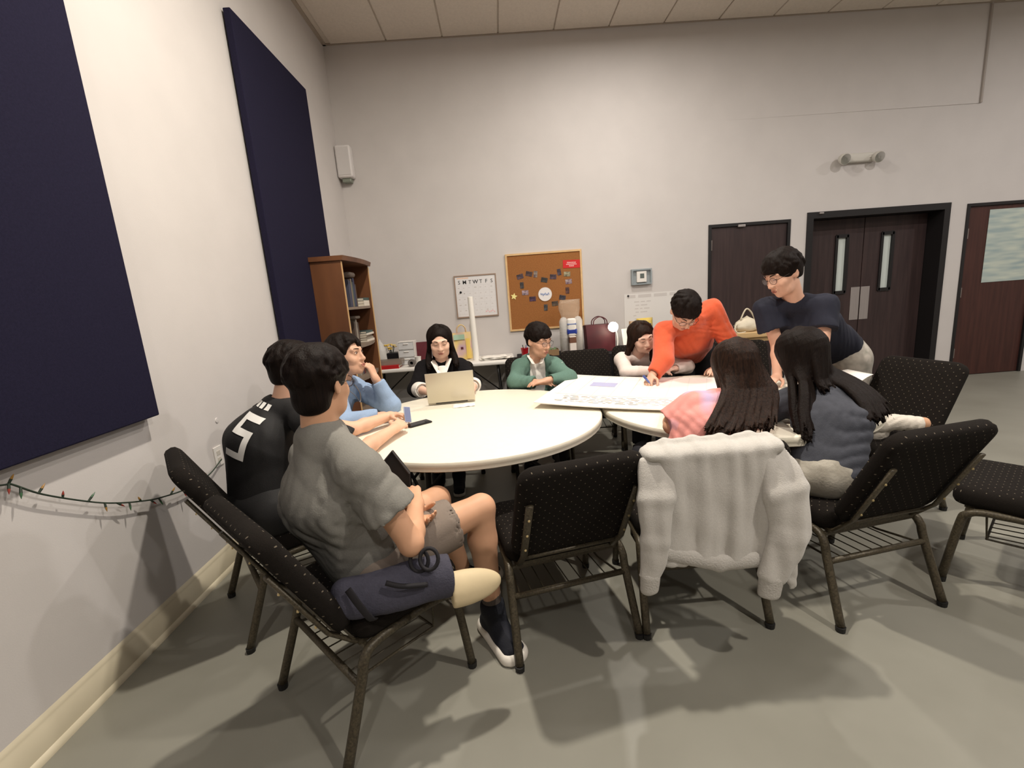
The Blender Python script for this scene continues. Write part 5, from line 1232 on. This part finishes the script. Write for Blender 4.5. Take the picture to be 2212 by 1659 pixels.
R3, o3, B3 = person('person in light blue shirt resting chin on hand at left table', (-1.22, 3.03, 0), J, (206, 162, 136), hairm=m_hair, gaze='open',
    hands=dict(R=dict(d=(0.97, 0.2, 0.0), n=(0, 0, 1), curl=0.5), L=dict(d=(-0.30, 0.12, 0.95), n=(0.85, -0.25, 0.35), curl=0.95)))
m_blue = mat('light_blue_oxford', (142, 164, 194), 0.8, noise=0.05, nscale=120, bump=0.15, bscale=200)
S = shirt_sdf(J, 0.028, 0.86, long=True, hem=-0.02, neck_r=0.072); add(R3, o3, 'shirt', S, 0.008, m_blue, folds(4, 0.0035, 30))
add(R3, o3, 'trousers', pants_sdf(J, 0.016, 1.9), 0.010, mat('dark_trousers', (38, 38, 44), 0.85))
nk = V3(*J['neck']); obj('lanyard', tube(smooth_path([q - o3 for q in (nk + V3(-0.03, -0.085, 0.02), nk + V3(0.05, -0.10, -0.03), nk + V3(0.105, -0.06, -0.10), nk + V3(0.12, -0.02, -0.16), nk + V3(0.115, 0.02, -0.10), nk + V3(0.05, 0.07, -0.02))], 5), 0.005, 6, flat=((1, 0, 0), 0.4)), mat('grey_lanyard', (120, 112, 108), 0.8), R3, True)
S = Solid(); 
for s in (-1, 1): S.ecap(nk + V3(0.03, 0.07 * s, 0.005), nk + V3(0.085, 0.035 * s, -0.035), 0.022, 0.007, 0.020, 0.006, (0.2, 0.2 * s, 1), 0.01)
add(R3, o3, 'collar', S, 0.005, m_blue)
add(R3, o3, 'hair', short_hair(J['head'], J['headM'], 1.11, 8, 150, 0.055, 0.018, -0.06, 0.022), 0.006, m_hair)
for sd in 'RL': shoe(R3, o3, J, sd, m_shoeb, m_sole)

# --- long hair made of many separate locks
def long_hair(c, M, sc, seed, ends, n=70, fringe=0.02, part=0.0, spread=0.05, tip=0.006, vol=0.018, face_cut=True, rad=0.011, face_w=0.060):
    """ends: list of (azimuth range, waypoints) ; each lock runs from the parting over the skull and then to its waypoints (world)"""
    S = Solid(); c = V3(*c); P = lambda x, y, z: c + M @ (V3(x, y, z) * sc)
    S.ell(P(0, -0.014, 0.034), M, (np.array([0.075, 0.094, 0.088]) + vol * 0.5) * sc, 0.01)
    S.ell(P(0, -0.050, -0.020), M, np.array([0.072, 0.055, 0.085]) * sc, 0.02)
    if face_cut:
        S.ell(P(0, 0.138, -0.036 + fringe), M, np.array([face_w * 1.06, 0.108, 0.092]) * sc, 0.010, True)
    g = random.Random(seed)
    RX, RY, RZ = 0.075 + vol * 0.55, 0.094 + vol * 0.5, 0.088 + vol * 0.55
    def sp(az, el, f=1.0): return P(RX * f * math.cos(el) * math.sin(az), -0.014 + RY * f * math.cos(el) * math.cos(az), 0.034 + RZ * f * math.sin(el))
    for i in range(n):
        a0, a1, way, sprd = ends[i % len(ends)]
        u = g.random(); az = a0 + (a1 - a0) * u
        top = sp(az * 0.6 + part, 1.25 + g.uniform(-0.1, 0.15), 1.0)
        pts = [top, sp(az, 0.75, 1.02), sp(az, 0.25, 1.04), sp(az, -0.25, 1.04)]
        j = V3(g.gauss(0, 1), g.gauss(0, 1), g.gauss(0, 0.5))
        nW = len(way)
        for k, w in enumerate(way):
            w = V3(*w) if not callable(w) else w(u)
            f = (k + 1) / nW
            pts.append(w + sprd * V3(*M[:, 0]) * (u - 0.5) * 2.0 * (0.6 + 0.4 * f) + j * 0.009 * f)
        pts[-1] = pts[-1] + V3(0, 0, g.uniform(-0.025, 0.03))
        pts = smooth_path(pts, 2)
        m_ = len(pts); r0 = rad * g.uniform(0.8, 1.25)
        S.chain(pts, [r0 * (1.0 if k < m_ - 3 else 1.0 - 0.28 * (k - m_ + 4)) for k in range(m_)], 0.006)
    return S

# --- person in black sweater typing at the laptop
J = dict(pelvis=(-0.50, 3.76, 0.555), chest=(-0.50, 3.74, 0.81), neck=(-0.495, 3.69, 0.965), shR=(-0.655, 3.71, 0.905), shL=(-0.345, 3.71, 0.895),
         elR=(-0.705, 3.55, 0.775), wrR=(-0.550, 3.335, 0.775), elL=(-0.245, 3.56, 0.775), wrL=(-0.245, 3.325, 0.778),
         hipR=(-0.58, 3.72, 0.55), hipL=(-0.42, 3.72, 0.55), kneeR=(-0.58, 3.34, 0.545), kneeL=(-0.42, 3.34, 0.545), ankR=(-0.57, 3.36, 0.11), ankL=(-0.41, 3.36, 0.11), toeR=(-0.57, 3.20, 0.03), toeL=(-0.40, 3.20, 0.03),
         head=(-0.488, 3.625, 1.120), headM=frame3((0.12, -1.0, -0.20)), fwd=(0, -1, 0), hs=1.03, shf=0.95)
R4, o4, B4 = person('person in black sweater with white collar typing on the laptop', (-0.50, 3.76, 0), J, (228, 186, 162), fem=True, hairm=m_hair,
    hands=dict(R=dict(d=(0.35, -0.9, -0.05), n=(0, -0.1, 1), curl=0.4), L=dict(d=(-0.35, -0.9, -0.05), n=(0, -0.1, 1), curl=0.4)))
m_bsw = mat('black_sweater_knit', (24, 22, 24), 0.95, bump=0.25, bscale=260, spec=0.15)
S = shirt_sdf(J, 0.030, 0.30, long=True, hem=-0.02, fem=True, neck_r=0.060, build=1.02)
nk = V3(*J['neck']); S.cap(nk + V3(0.015, -0.13, 0.03), nk + V3(0.014, -0.165, -0.10), 0.066, 0.010, 0.008, True)
add(R4, o4, 'sweater', S, 0.007, m_bsw, folds(5, 0.003, 30))
m_wsh = mat('white_cotton', (236, 230, 222), 0.8, bump=0.12, bscale=180)
S = shirt_sdf(J, 0.018, 0.42, long=True, hem=0.10, fem=True, neck_r=0.056); add(R4, o4, 'blouse', S, 0.008, m_wsh)
S = Solid()
for s in (-1, 1):
    S.ecap(nk + V3(0.066 * s, -0.055, 0.012), nk + V3(0.012 + 0.020 * s, -0.150, -0.082), 0.032, 0.008, 0.024, 0.007, (0.80 * s, -0.35, 0.48), 0.006)
S.ecap(nk + V3(0.012, -0.128, -0.030), nk + V3(0.012, -0.148, -0.080), 0.034, 0.008, 0.016, 0.007, (1, 0, 0), 0.01)
add(R4, o4, 'collar', S, 0.0045, m_wsh)
for sd in 'RL':
    el, wr = V3(*J['el' + sd]), V3(*J['wr' + sd]); S = Solid(); S.sleeve(el + (wr - el) * 0.20, el + (wr - el) * 0.44, 0.062, 0.060, 0.005, 0.03); add(R4, o4, 'cuff', S, 0.006, m_wsh, folds(6, 0.002, 60))
add(R4, o4, 'trousers', pants_sdf(J, 0.014, 1.9, fem=True), 0.010, MATS['dark_trousers'])
hd = V3(*J['head'])
S = long_hair(hd, J['headM'], 1.04, 21, [(1.15, 2.3, [hd + V3(-0.096, 0.01, -0.09), hd + V3(-0.100, -0.01, -0.155), hd + V3(-0.082, -0.035, -0.190)], 0.012), (-1.15, -2.3, [hd + V3(0.098, 0.02, -0.09), hd + V3(0.112, 0.0, -0.15), hd + V3(0.115, -0.02, -0.195)], 0.012), (2.3, 3.9, [hd + V3(0, 0.10, -0.10), hd + V3(0, 0.13, -0.20)], -0.09)], 120, 0.034, face_w=0.071)
add(R4, o4, 'hair', S, 0.006, m_hair)
for sd in 'RL': shoe(R4, o4, J, sd, m_shoeb, m_sole, None, 0.9)

# --- person in green hoodie with arms folded on the table
J = dict(pelvis=(0.27, 3.76, 0.555), chest=(0.27, 3.72, 0.79), neck=(0.275, 3.66, 0.930), shR=(0.105, 3.66, 0.860), shL=(0.465, 3.64, 0.855),
         elR=(0.085, 3.50, 0.778), wrR=(0.250, 3.385, 0.782), elL=(0.505, 3.465, 0.782), wrL=(0.320, 3.340, 0.800),
         hipR=(0.18, 3.72, 0.55), hipL=(0.36, 3.72, 0.55), kneeR=(0.16, 3.34, 0.55), kneeL=(0.40, 3.34, 0.55), ankR=(0.16, 3.40, 0.11), ankL=(0.40, 3.40, 0.11), toeR=(0.15, 3.24, 0.03), toeL=(0.41, 3.24, 0.03),
         head=(0.300, 3.60, 1.075), headM=frame3((0.62, -0.76, -0.22)), fwd=(0, -1, 0), hs=1.05, shf=0.80)
R5, o5, B5 = person('person in green zip hoodie and white polo with folded arms', (0.27, 3.76, 0), J, (206, 160, 134), hairm=m_hair, glasses=True,
    hands=dict(R=dict(d=(0.9, -0.3, 0.0), n=(0, -0.2, 1), curl=0.3), L=dict(d=(-0.95, -0.15, -0.03), n=(0, -0.1, 1), curl=0.3)))
m_grn = mat('sage_green_fleece', (92, 122, 110), 0.9, noise=0.08, nscale=90, bump=0.2, bscale=160)
S = shirt_sdf(J, 0.028, 0.86, long=True, hem=-0.02, neck_r=0.075, build=0.95)
nk = V3(*J['neck']); ch = V3(*J['chest'])
S.ecap(nk + V3(0.01, -0.12, 0.05), ch + V3(0.01, -0.15, -0.16), 0.070, 0.085, 0.088, 0.090, (1, 0, 0), 0.012, True)
add(R5, o5, 'hoodie', S, 0.008, m_grn, folds(7, 0.004, 30))
S = shirt_sdf(J, 0.022, 0.3, hem=0.0, neck_r=0.062, build=0.92); add(R5, o5, 'polo_shirt', S, 0.008, m_wsh, folds(8, 0.002, 30))
S = Solid()
for s in (-1, 1): S.ecap(nk + V3(0.06 * s, -0.03, 0.028), nk + V3(0.030 * s, -0.105, -0.030), 0.022, 0.007, 0.018, 0.006, (0.8 * s, -0.5, 0.3), 0.006)
add(R5, o5, 'collar', S, 0.005, m_wsh)
S = Solid()
for s in (-1, 1): S.chain([nk + V3(0.02 * s, 0.09, 0.01), nk + V3(0.09 * s, 0.05, 0.0), nk + V3(0.100 * s, -0.03, -0.02)], [0.032, 0.030, 0.018], 0.03)
add(R5, o5, 'hood', S, 0.007, m_grn)
for s in (-1, 1): obj('piping', tube([q - o5 for q in (nk + V3(0.100 * s, -0.065, -0.03), nk + V3(0.135 * s, -0.085, -0.075), nk + V3(0.120 * s, -0.105, -0.16))], 0.003, 5), mat('pale_green_piping', (140, 172, 156), 0.8), R5)
add(R5, o5, 'trousers', pants_sdf(J, 0.016, 1.9), 0.010, MATS['dark_trousers'])
add(R5, o5, 'hair', short_hair(J['head'], J['headM'], 1.05, 9, 190, 0.030, 0.020, -0.055, 0.016), 0.006, m_hair)
for sd in 'RL': shoe(R5, o5, J, sd, m_shoeb, m_sole)

# --- person in white long-sleeved top leaning over the board
J = dict(pelvis=(1.22, 3.98, 0.555), chest=(1.19, 3.90, 0.76), neck=(1.150, 3.79, 0.885), shR=(1.010, 3.78, 0.840), shL=(1.295, 3.79, 0.825),
         elR=(0.985, 3.545, 0.775), wrR=(1.180, 3.440, 0.785), elL=(1.50, 3.60, 0.775), wrL=(1.355, 3.50, 0.785),
         hipR=(1.12, 3.94, 0.55), hipL=(1.28, 3.94, 0.55), kneeR=(1.10, 3.56, 0.55), kneeL=(1.30, 3.56, 0.55), ankR=(1.10, 3.62, 0.11), ankL=(1.30, 3.62, 0.11), toeR=(1.10, 3.46, 0.03), toeL=(1.31, 3.46, 0.03),
         head=(1.165, 3.71, 1.025), headM=frame3((0.16, -0.95, -0.26), roll=-0.25), fwd=(0, -1, 0), hs=1.04, shf=0.95)
R6, o6, B6 = person('person in white long-sleeved top leaning on folded arms at right table', (1.20, 3.98, 0), J, (230, 190, 170), fem=True, hairm=m_hairb,
    hands=dict(R=dict(d=(0.95, -0.2, 0.0), n=(0, 0, 1), curl=0.4), L=dict(d=(-0.8, -0.4, 0.0), n=(0, 0, 1), curl=0.4)))
S = shirt_sdf(J, 0.020, 0.92, long=True, hem=-0.02, fem=True, neck_r=0.058); add(R6, o6, 'white_top', S, 0.007, mat('off_white_knit', (228, 214, 206), 0.9, bump=0.2, bscale=220), folds(10, 0.003, 30))
add(R6, o6, 'trousers', pants_sdf(J, 0.014, 1.9, fem=True), 0.010, MATS['dark_trousers'])
hd = V3(*J['head'])
S = long_hair(hd, J['headM'], 1.05, 23, [(1.1, 2.2, [hd + V3(-0.10, 0.03, -0.09), hd + V3(-0.125, 0.04, -0.18), hd + V3(-0.135, 0.05, -0.28)], 0.02), (-1.1, -2.2, [hd + V3(0.085, 0.0, -0.10), hd + V3(0.075, -0.03, -0.20)], 0.02), (2.2, 4.0, [hd + V3(-0.02, 0.10, -0.10), hd + V3(-0.03, 0.13, -0.25)], -0.08)], 96, 0.020, part=0.1, face_w=0.068)
add(R6, o6, 'hair', S, 0.006, m_hairb)
for sd in 'RL': shoe(R6, o6, J, sd, m_shoeb, m_sole, None, 0.9)
chair_at(1.31, 4.10, -0.1, -1.0, 'black chair under the person in white top')

# --- person in orange sweatshirt bending over the board
J = dict(pelvis=(1.66, 3.86, 0.88), chest=(1.50, 3.56, 1.03), neck=(1.420, 3.42, 1.165), shR=(1.235, 3.42, 1.085), shL=(1.660, 3.50, 1.235), shf=0.92,
         elR=(1.170, 3.25, 0.900), wrR=(1.050, 3.130, 0.815), elL=(1.790, 3.47, 0.930), wrL=(1.625, 3.36, 0.800),
         hipR=(1.58, 3.88, 0.83), hipL=(1.75, 3.88, 0.83), kneeR=(1.57, 3.84, 0.46), kneeL=(1.76, 3.84, 0.46), ankR=(1.58, 3.93, 0.11), ankL=(1.77, 3.93, 0.11), toeR=(1.55, 3.78, 0.03), toeL=(1.76, 3.78, 0.03),
         head=(1.352, 3.300, 1.240), headM=frame3((-0.02, -0.62, -0.80), roll=0.05), fwd=(-0.1, -1, 0), hs=1.08)
R7, o7, B7 = person('person in orange sweatshirt bending forward and writing on the board', (1.66, 3.86, 0), J, (210, 168, 144), hairm=m_hair, glasses=True,
    hands=dict(R=dict(d=(-0.55, -0.70, -0.35), n=(-0.5, -0.1, 0.85), curl=0.7), L=dict(d=(-0.6, -0.7, -0.1), n=(0, 0, 1), curl=0.25)))
m_org = mat('orange_fleece', (212, 90, 54), 0.9, noise=0.05, nscale=60, bump=0.15, bscale=180, sheen=0.2)
S = shirt_sdf(J, 0.036, 0.88, long=True, hem=0.02, neck_r=0.066, build=1.0)
add(R7, o7, 'sweatshirt', S, 0.008, m_org, folds(12, 0.0065, 30))
add(R7, o7, 'trousers', pants_sdf(J, 0.018, 1.92), 0.010, mat('black_trousers', (22, 21, 24), 0.85))
add(R7, o7, 'hair', short_hair(J['head'], J['headM'], 1.10, 13, 170, 0.022, 0.022, -0.06), 0.006, m_hair)
for sd in 'RL': shoe(R7, o7, J, sd, m_shoeb, m_sole)
tip = V3(*J['wrR']) + nrm((-0.55, -0.70, -0.35)) * 0.11
pen = thing('blue_marker', 'short blue marker in the writing hand of orange-sweatshirt person', 'marker', (1.02, 3.045, 0.7640))
obj('barrel', tube([(0, 0, 0.003), (-0.03, 0.02, 0.045)], [0.004, 0.0085], 8), mat('blue_marker_plastic', (96, 116, 176), 0.4), pen)
obj('cap', tube([(-0.03, 0.02, 0.045), (-0.048, 0.032, 0.07)], [0.009, 0.009], 8), mat('blue_marker_cap', (70, 86, 150), 0.4), pen)

# --- person in navy T-shirt leaning on both arms at the right table
J = dict(pelvis=(2.40, 3.14, 0.89), chest=(2.045, 2.975, 1.105), neck=(1.925, 2.925, 1.290), shR=(1.765, 2.995, 1.240), shL=(2.065, 2.815, 1.245), shf=0.94,
         elR=(1.835, 2.945, 0.990), wrR=(1.800, 2.880, 0.800), elL=(1.985, 2.735, 0.985), wrL=(1.885, 2.660, 0.800),
         hipR=(2.36, 3.23, 0.84), hipL=(2.44, 3.06, 0.84), kneeR=(2.40, 3.26, 0.47), kneeL=(2.46, 3.02, 0.47), ankR=(2.52, 3.36, 0.11), ankL=(2.58, 3.10, 0.11), toeR=(2.38, 3.28, 0.03), toeL=(2.45, 3.00, 0.03),
         head=(1.815, 2.885, 1.455), headM=frame3((-0.93, -0.16, -0.42), roll=-0.05), fwd=(-0.8, -0.6, 0), hs=1.08)
R8, o8, B8 = person('person in navy T-shirt and pale shorts standing, leaning on right table', (2.42, 3.20, 0), J, (214, 168, 144), hairm=m_hair, glasses=True,
    hands=dict(R=dict(d=(-0.75, -0.6, -0.12), n=(0.1, 0.1, 1), curl=0.2), L=dict(d=(-0.85, -0.4, -0.12), n=(0.1, 0.1, 1), curl=0.2)))
m_navt = mat('navy_tee', (26, 28, 43), 0.85, noise=0.06, nscale=80, bump=0.12, bscale=200)
S = shirt_sdf(J, 0.034, 0.56, hem=0.02, neck_r=0.066, build=1.0); add(R8, o8, 't_shirt', S, 0.008, m_navt, folds(14, 0.004, 30))
add(R8, o8, 'shorts', pants_sdf(J, 0.022, 0.85), 0.009, mat('pale_camo_shorts', (180, 172, 162), 0.85, rgb2=(142, 138, 128), nscale=22, detail=1))
add(R8, o8, 'hair', short_hair(J['head'], J['headM'], 1.10, 15, 170, 0.018, 0.026, -0.052), 0.006, m_hair)
for sd in 'RL': shoe(R8, o8, J, sd, m_shoeb, m_sole)

# --- person in pink tie-dye T-shirt with long hair, back to camera
J = dict(pelvis=(0.83, 1.92, 0.560), chest=(0.93, 1.985, 0.76), neck=(1.045, 2.055, 0.905), shL=(0.870, 2.02, 0.885), shR=(1.170, 2.05, 0.825), shf=0.95,
         elL=(0.775, 2.045, 0.785), wrL=(0.86, 2.27, 0.785), elR=(1.235, 2.13, 0.785), wrR=(1.12, 2.33, 0.785),
         hipL=(0.74, 1.93, 0.55), hipR=(0.90, 1.92, 0.55), kneeL=(0.74, 2.32, 0.545), kneeR=(0.92, 2.32, 0.545), ankL=(0.74, 2.28, 0.11), ankR=(0.92, 2.28, 0.11), toeL=(0.73, 2.44, 0.03), toeR=(0.93, 2.44, 0.03),
         head=(1.105, 2.095, 1.030), headM=frame3((0.02, 0.90, -0.42)), fwd=(0, 1, 0), hs=0.97)
R9, o9, B9 = person('person in pink and lilac tie-dye T-shirt seated with back to camera', (0.82, 1.90, 0), J, (212, 160, 128), fem=True, hairm=m_hairb,
    hands=dict(L=dict(d=(0.4, 0.9, 0.0), n=(0, 0, 1), curl=0.3), R=dict(d=(-0.4, 0.9, 0.0), n=(0, 0, 1), curl=0.3)))
m_tie = mat('pink_tie_dye', (226, 150, 142), 0.9, rgb2=(188, 178, 216), nscale=6.5, bump=0.12, bscale=200, detail=1.0, ramp=(0.28, 0.48))
S = shirt_sdf(J, 0.032, 0.86, hem=-0.02, fem=True, neck_r=0.06, build=1.04); add(R9, o9, 't_shirt', S, 0.0075, m_tie, folds(16, 0.005, 30))
add(R9, o9, 'trousers', pants_sdf(J, 0.016, 1.9, fem=True), 0.010, MATS['dark_trousers'])
hd = V3(*J['head'])
S = long_hair(hd, J['headM'], 1.03, 31, [(1.5, 4.78, [hd + V3(0.0, -0.125, -0.07), hd + V3(-0.055, -0.190, -0.155), hd + V3(-0.120, -0.262, -0.225)], -0.165), (2.0, 4.28, [hd + V3(0.0, -0.140, -0.07), hd + V3(-0.055, -0.205, -0.16), hd + V3(-0.115, -0.275, -0.240)], -0.140), (1.9, 4.38, [hd + V3(0.0, -0.132, -0.07), hd + V3(-0.055, -0.198, -0.16), hd + V3(-0.120, -0.268, -0.235)], -0.155), (0.8, 1.7, [hd + V3(0.09, -0.04, -0.10), hd + V3(0.10, -0.10, -0.18)], 0.01), (-0.8, -1.7, [hd + V3(-0.09, -0.06, -0.09), hd + V3(-0.115, -0.13, -0.16)], 0.01)], 380, 0.01, rad=0.0075, vol=0.024)
add(R9, o9, 'hair', S, 0.005, m_hairb, None, 0)
for sd in 'RL': shoe(R9, o9, J, sd, m_shoeb, m_sole, None, 0.9)

# --- person in slate T-shirt with long parted hair, leaning forward
J = dict(pelvis=(1.415, 1.875, 0.560), chest=(1.505, 1.985, 0.77), neck=(1.530, 2.090, 0.905), shL=(1.405, 2.10, 0.855), shR=(1.665, 2.045, 0.865), shf=0.95,
         elL=(1.305, 2.175, 0.785), wrL=(1.40, 2.38, 0.785), elR=(1.745, 2.19, 0.785), wrR=(1.65, 2.40, 0.785),
         hipL=(1.34, 1.91, 0.55), hipR=(1.49, 1.90, 0.55), kneeL=(1.30, 2.28, 0.545), kneeR=(1.49, 2.30, 0.545), ankL=(1.31, 2.24, 0.11), ankR=(1.51, 2.26, 0.11), toeL=(1.28, 2.40, 0.03), toeR=(1.51, 2.42, 0.03),
         head=(1.475, 2.175, 1.045), headM=frame3((-0.32, 0.82, -0.46)), fwd=(-0.1, 1, 0), hs=0.99)
R10, o10, B10 = person('person in slate T-shirt and pale jeans leaning forward, back to camera', (1.44, 1.865, 0), J, (206, 152, 124), fem=True, hairm=m_hair,
    hands=dict(L=dict(d=(0.4, 0.9, 0.0), n=(0, 0, 1), curl=0.3), R=dict(d=(-0.4, 0.9, 0.0), n=(0, 0, 1), curl=0.3)))
m_sla = mat('slate_tee', (66, 68, 76), 0.9, noise=0.08, nscale=60, bump=0.15, bscale=200)
S = shirt_sdf(J, 0.026, 0.84, hem=-0.015, fem=True, neck_r=0.056, build=0.94); add(R10, o10, 't_shirt', S, 0.0075, m_sla, folds(18, 0.005, 30))
add(R10, o10, 'trousers', pants_sdf(J, 0.012, 1.9, 0.90, fem=True, waist=0.02), 0.009, mat('pale_grey_washed_denim', (176, 170, 158), 0.9, rgb2=(140, 134, 122), nscale=18, bump=0.2, bscale=100), folds(19, 0.0022, 40))
hd = V3(*J['head'])
S = long_hair(hd, J['headM'], 1.04, 37, [(1.0, 2.9, [hd + V3(0.095, -0.095, -0.075), hd + V3(0.150, -0.155, -0.125), hd + V3(0.175, -0.225, -0.185), hd + V3(0.178, -0.285, -0.258)], -0.080), (3.4, 5.2, [hd + V3(-0.050, -0.125, -0.09), hd + V3(-0.095, -0.205, -0.20), hd + V3(-0.125, -0.285, -0.320)], -0.050), (1.4, 2.8, [hd + V3(0.105, -0.085, -0.08), hd + V3(0.165, -0.150, -0.13), hd + V3(0.185, -0.220, -0.19), hd + V3(0.183, -0.280, -0.262)], -0.070), (3.6, 4.8, [hd + V3(-0.055, -0.120, -0.09), hd + V3(-0.100, -0.200, -0.21), hd + V3(-0.130, -0.280, -0.335)], -0.042), (-0.9, -1.9, [hd + V3(-0.095, -0.090, -0.10), hd + V3(-0.130, -0.170, -0.21), hd + V3(-0.150, -0.255, -0.325)], 0.015), (2.5, 3.8, [hd + V3(0.030, -0.130, -0.085), hd + V3(0.050, -0.165, -0.135)], -0.07)], 400, 0.01, rad=0.0078, vol=0.026)
add(R10, o10, 'hair', S, 0.005, m_hair, None, 0)
for sd in 'RL': shoe(R10, o10, J, sd, m_shoeb, m_sole, None, 0.9)

# ------------------------------------------------------------------ grey sweatshirt hanging over the chair back
cz = C4.rotation_euler[2]; CM = Matrix.Translation(C4.location) @ Matrix.Rotation(cz, 4, 'Z')
def cb_(u, v, w): return np.array(CM @ Vector(on_back(u, v, w)))
sw = thing('grey_sweatshirt', 'light grey sweatshirt hung over the back of a black chair', 'sweatshirt', tuple(cb_(0, 0.47, -0.05)))
org = cb_(0, 0.47, -0.05)
m_sw = mat('light_grey_fleece', (186, 182, 176), 0.95, noise=0.05, nscale=120, bump=0.2, bscale=240, sheen=0.2)
side = nrm(cb_(1, 0, 0) - cb_(0, 0, 0)); dn = V3(0, 0, -1); bk = nrm(np.cross(side, V3(0, 0, 1))) * -1
if bk[1] > 0: bk = -bk
S = Solid(); top = [cb_(x, 0.486, 0.005) for x in (-0.28, 0.17)]
S.ecap(top[0] - V3(0, 0, 0.012), top[1] - V3(0, 0, 0.012), 0.050, 0.026, 0.050, 0.026, bk, 0.03)
for i in range(10):
    x = -0.225 + 0.040 * i; a = cb_(x, 0.480, -0.040); th_ = 0.011 + 0.008 * (0.5 + 0.5 * math.sin(i * 2.1))
    S.ecap(a, a + dn * 0.40 + bk * (0.004 + 0.012 * (i % 3 == 0)), 0.026, th_, 0.027, th_ * 0.9, side, 0.014)
for i in range(5):
    x = -0.22 + 0.085 * i; a = cb_(x, 0.482, 0.045); S.ecap(a, a + dn * 0.16 - bk * 0.03, 0.055, 0.011, 0.055, 0.010, side, 0.025)
bd = add(sw, org, 'sweatshirt_body', S, 0.007, m_sw, vfolds(side, 0.0034, 62, 0.4))
hl = [cb_(x, 0.480, -0.042) + dn * d_ + bk * 0.012 for x, d_ in ((-0.255, 0.345), (-0.15, 0.385), (-0.04, 0.41), (0.06, 0.415), (0.14, 0.405))]
S = Solid()
for i in (0, 2): S.ecap(hl[i], hl[i + 2], 0.030, 0.018, 0.032, 0.019, dn, 0.02)
add(sw, org, 'hem_rib', S, 0.007, mat('grey_rib_knit', (178, 174, 168), 0.95, bump=0.4, bscale=150), None)
def sleeve_(pts, ra, seed):
    S = Solid()
    for i in range(len(pts) - 1): S.ecap(pts[i], pts[i + 1], ra[i][0], ra[i][1], ra[i + 1][0], ra[i + 1][1], side, 0.02)
    add(sw, org, 'sleeve', S, 0.007, m_sw, vfolds(side, 0.0042, 55, seed))
LP = [cb_(-0.265, 0.470, -0.030), cb_(-0.275, 0.48, -0.065) + dn * 0.12, cb_(-0.285, 0.48, -0.075) + dn * 0.27, cb_(-0.305, 0.48, -0.080) + dn * 0.40]
sleeve_(LP, [(0.058, 0.014), (0.064, 0.029), (0.054, 0.030), (0.040, 0.026)], 22)
S = Solid(); S.ecap(LP[3] + dn * 0.005, LP[3] + dn * 0.06 - side * 0.004, 0.037, 0.025, 0.034, 0.022, side, 0.01); S.slab(LP[3] + dn * 0.075, dn + side * 0.3, k=0.005); add(sw, org, 'cuff', S, 0.006, MATS['grey_rib_knit'])
RP = [cb_(0.150, 0.472, -0.026), cb_(0.190, 0.48, -0.065) + dn * 0.13, cb_(0.205, 0.48, -0.080) + dn * 0.29, cb_(0.135, 0.48, -0.088) + dn * 0.44]
sleeve_(RP, [(0.058, 0.014), (0.078, 0.033), (0.076, 0.038), (0.050, 0.030)], 23)
S = Solid(); S.ecap(RP[3] + dn * 0.005, RP[3] + dn * 0.07 - side * 0.006, 0.046, 0.029, 0.042, 0.025, side, 0.01); S.slab(RP[3] + dn * 0.085, dn - side * 0.25, k=0.005); add(sw, org, 'cuff', S, 0.006, MATS['grey_rib_knit'])
S = Solid(); S.ecap(cb_(0.215, 0.48, -0.055) + dn * 0.36, cb_(0.235, 0.48, -0.055) + dn * 0.53, 0.045, 0.010, 0.018, 0.008, side, 0.02); add(sw, org, 'hem_corner', S, 0.007, m_sw, folds(24, 0.003, 40))

# ------------------------------------------------------------------ white jacket on the far right chair
jk = thing('white_jacket', 'crumpled off-white jacket with tan cuff on far right chair', 'jacket', (2.15, 2.55, 0.47)); org = V3(2.15, 2.55, 0.47)
m_jk = mat('off_white_jacket', (206, 198, 186), 0.9, bump=0.2, bscale=120)
S = Solid(); S.chain([(2.155, 2.60, 0.68), (2.15, 2.56, 0.60), (2.14, 2.52, 0.53)], [0.030, 0.06, 0.085], 0.04); S.ecap((2.14, 2.54, 0.52), (2.26, 2.62, 0.51), 0.10, 0.05, 0.09, 0.045, (0, 1, 0), 0.04)
add(jk, org, 'jacket_body', S, 0.008, m_jk, folds(25, 0.007, 30))
S = Solid(); S.chain([(2.12, 2.48, 0.55), (2.22, 2.45, 0.575), (2.35, 2.42, 0.565)], [0.05, 0.042, 0.036], 0.03); add(jk, org, 'sleeve', S, 0.007, m_jk, folds(26, 0.006, 40))
S = Solid(); S.sleeve((2.345, 2.42, 0.566), (2.39, 2.415, 0.56), 0.037, 0.034, 0.01, 0.02); add(jk, org, 'cuff', S, 0.006, mat('tan_cuff', (196, 150, 118), 0.8))
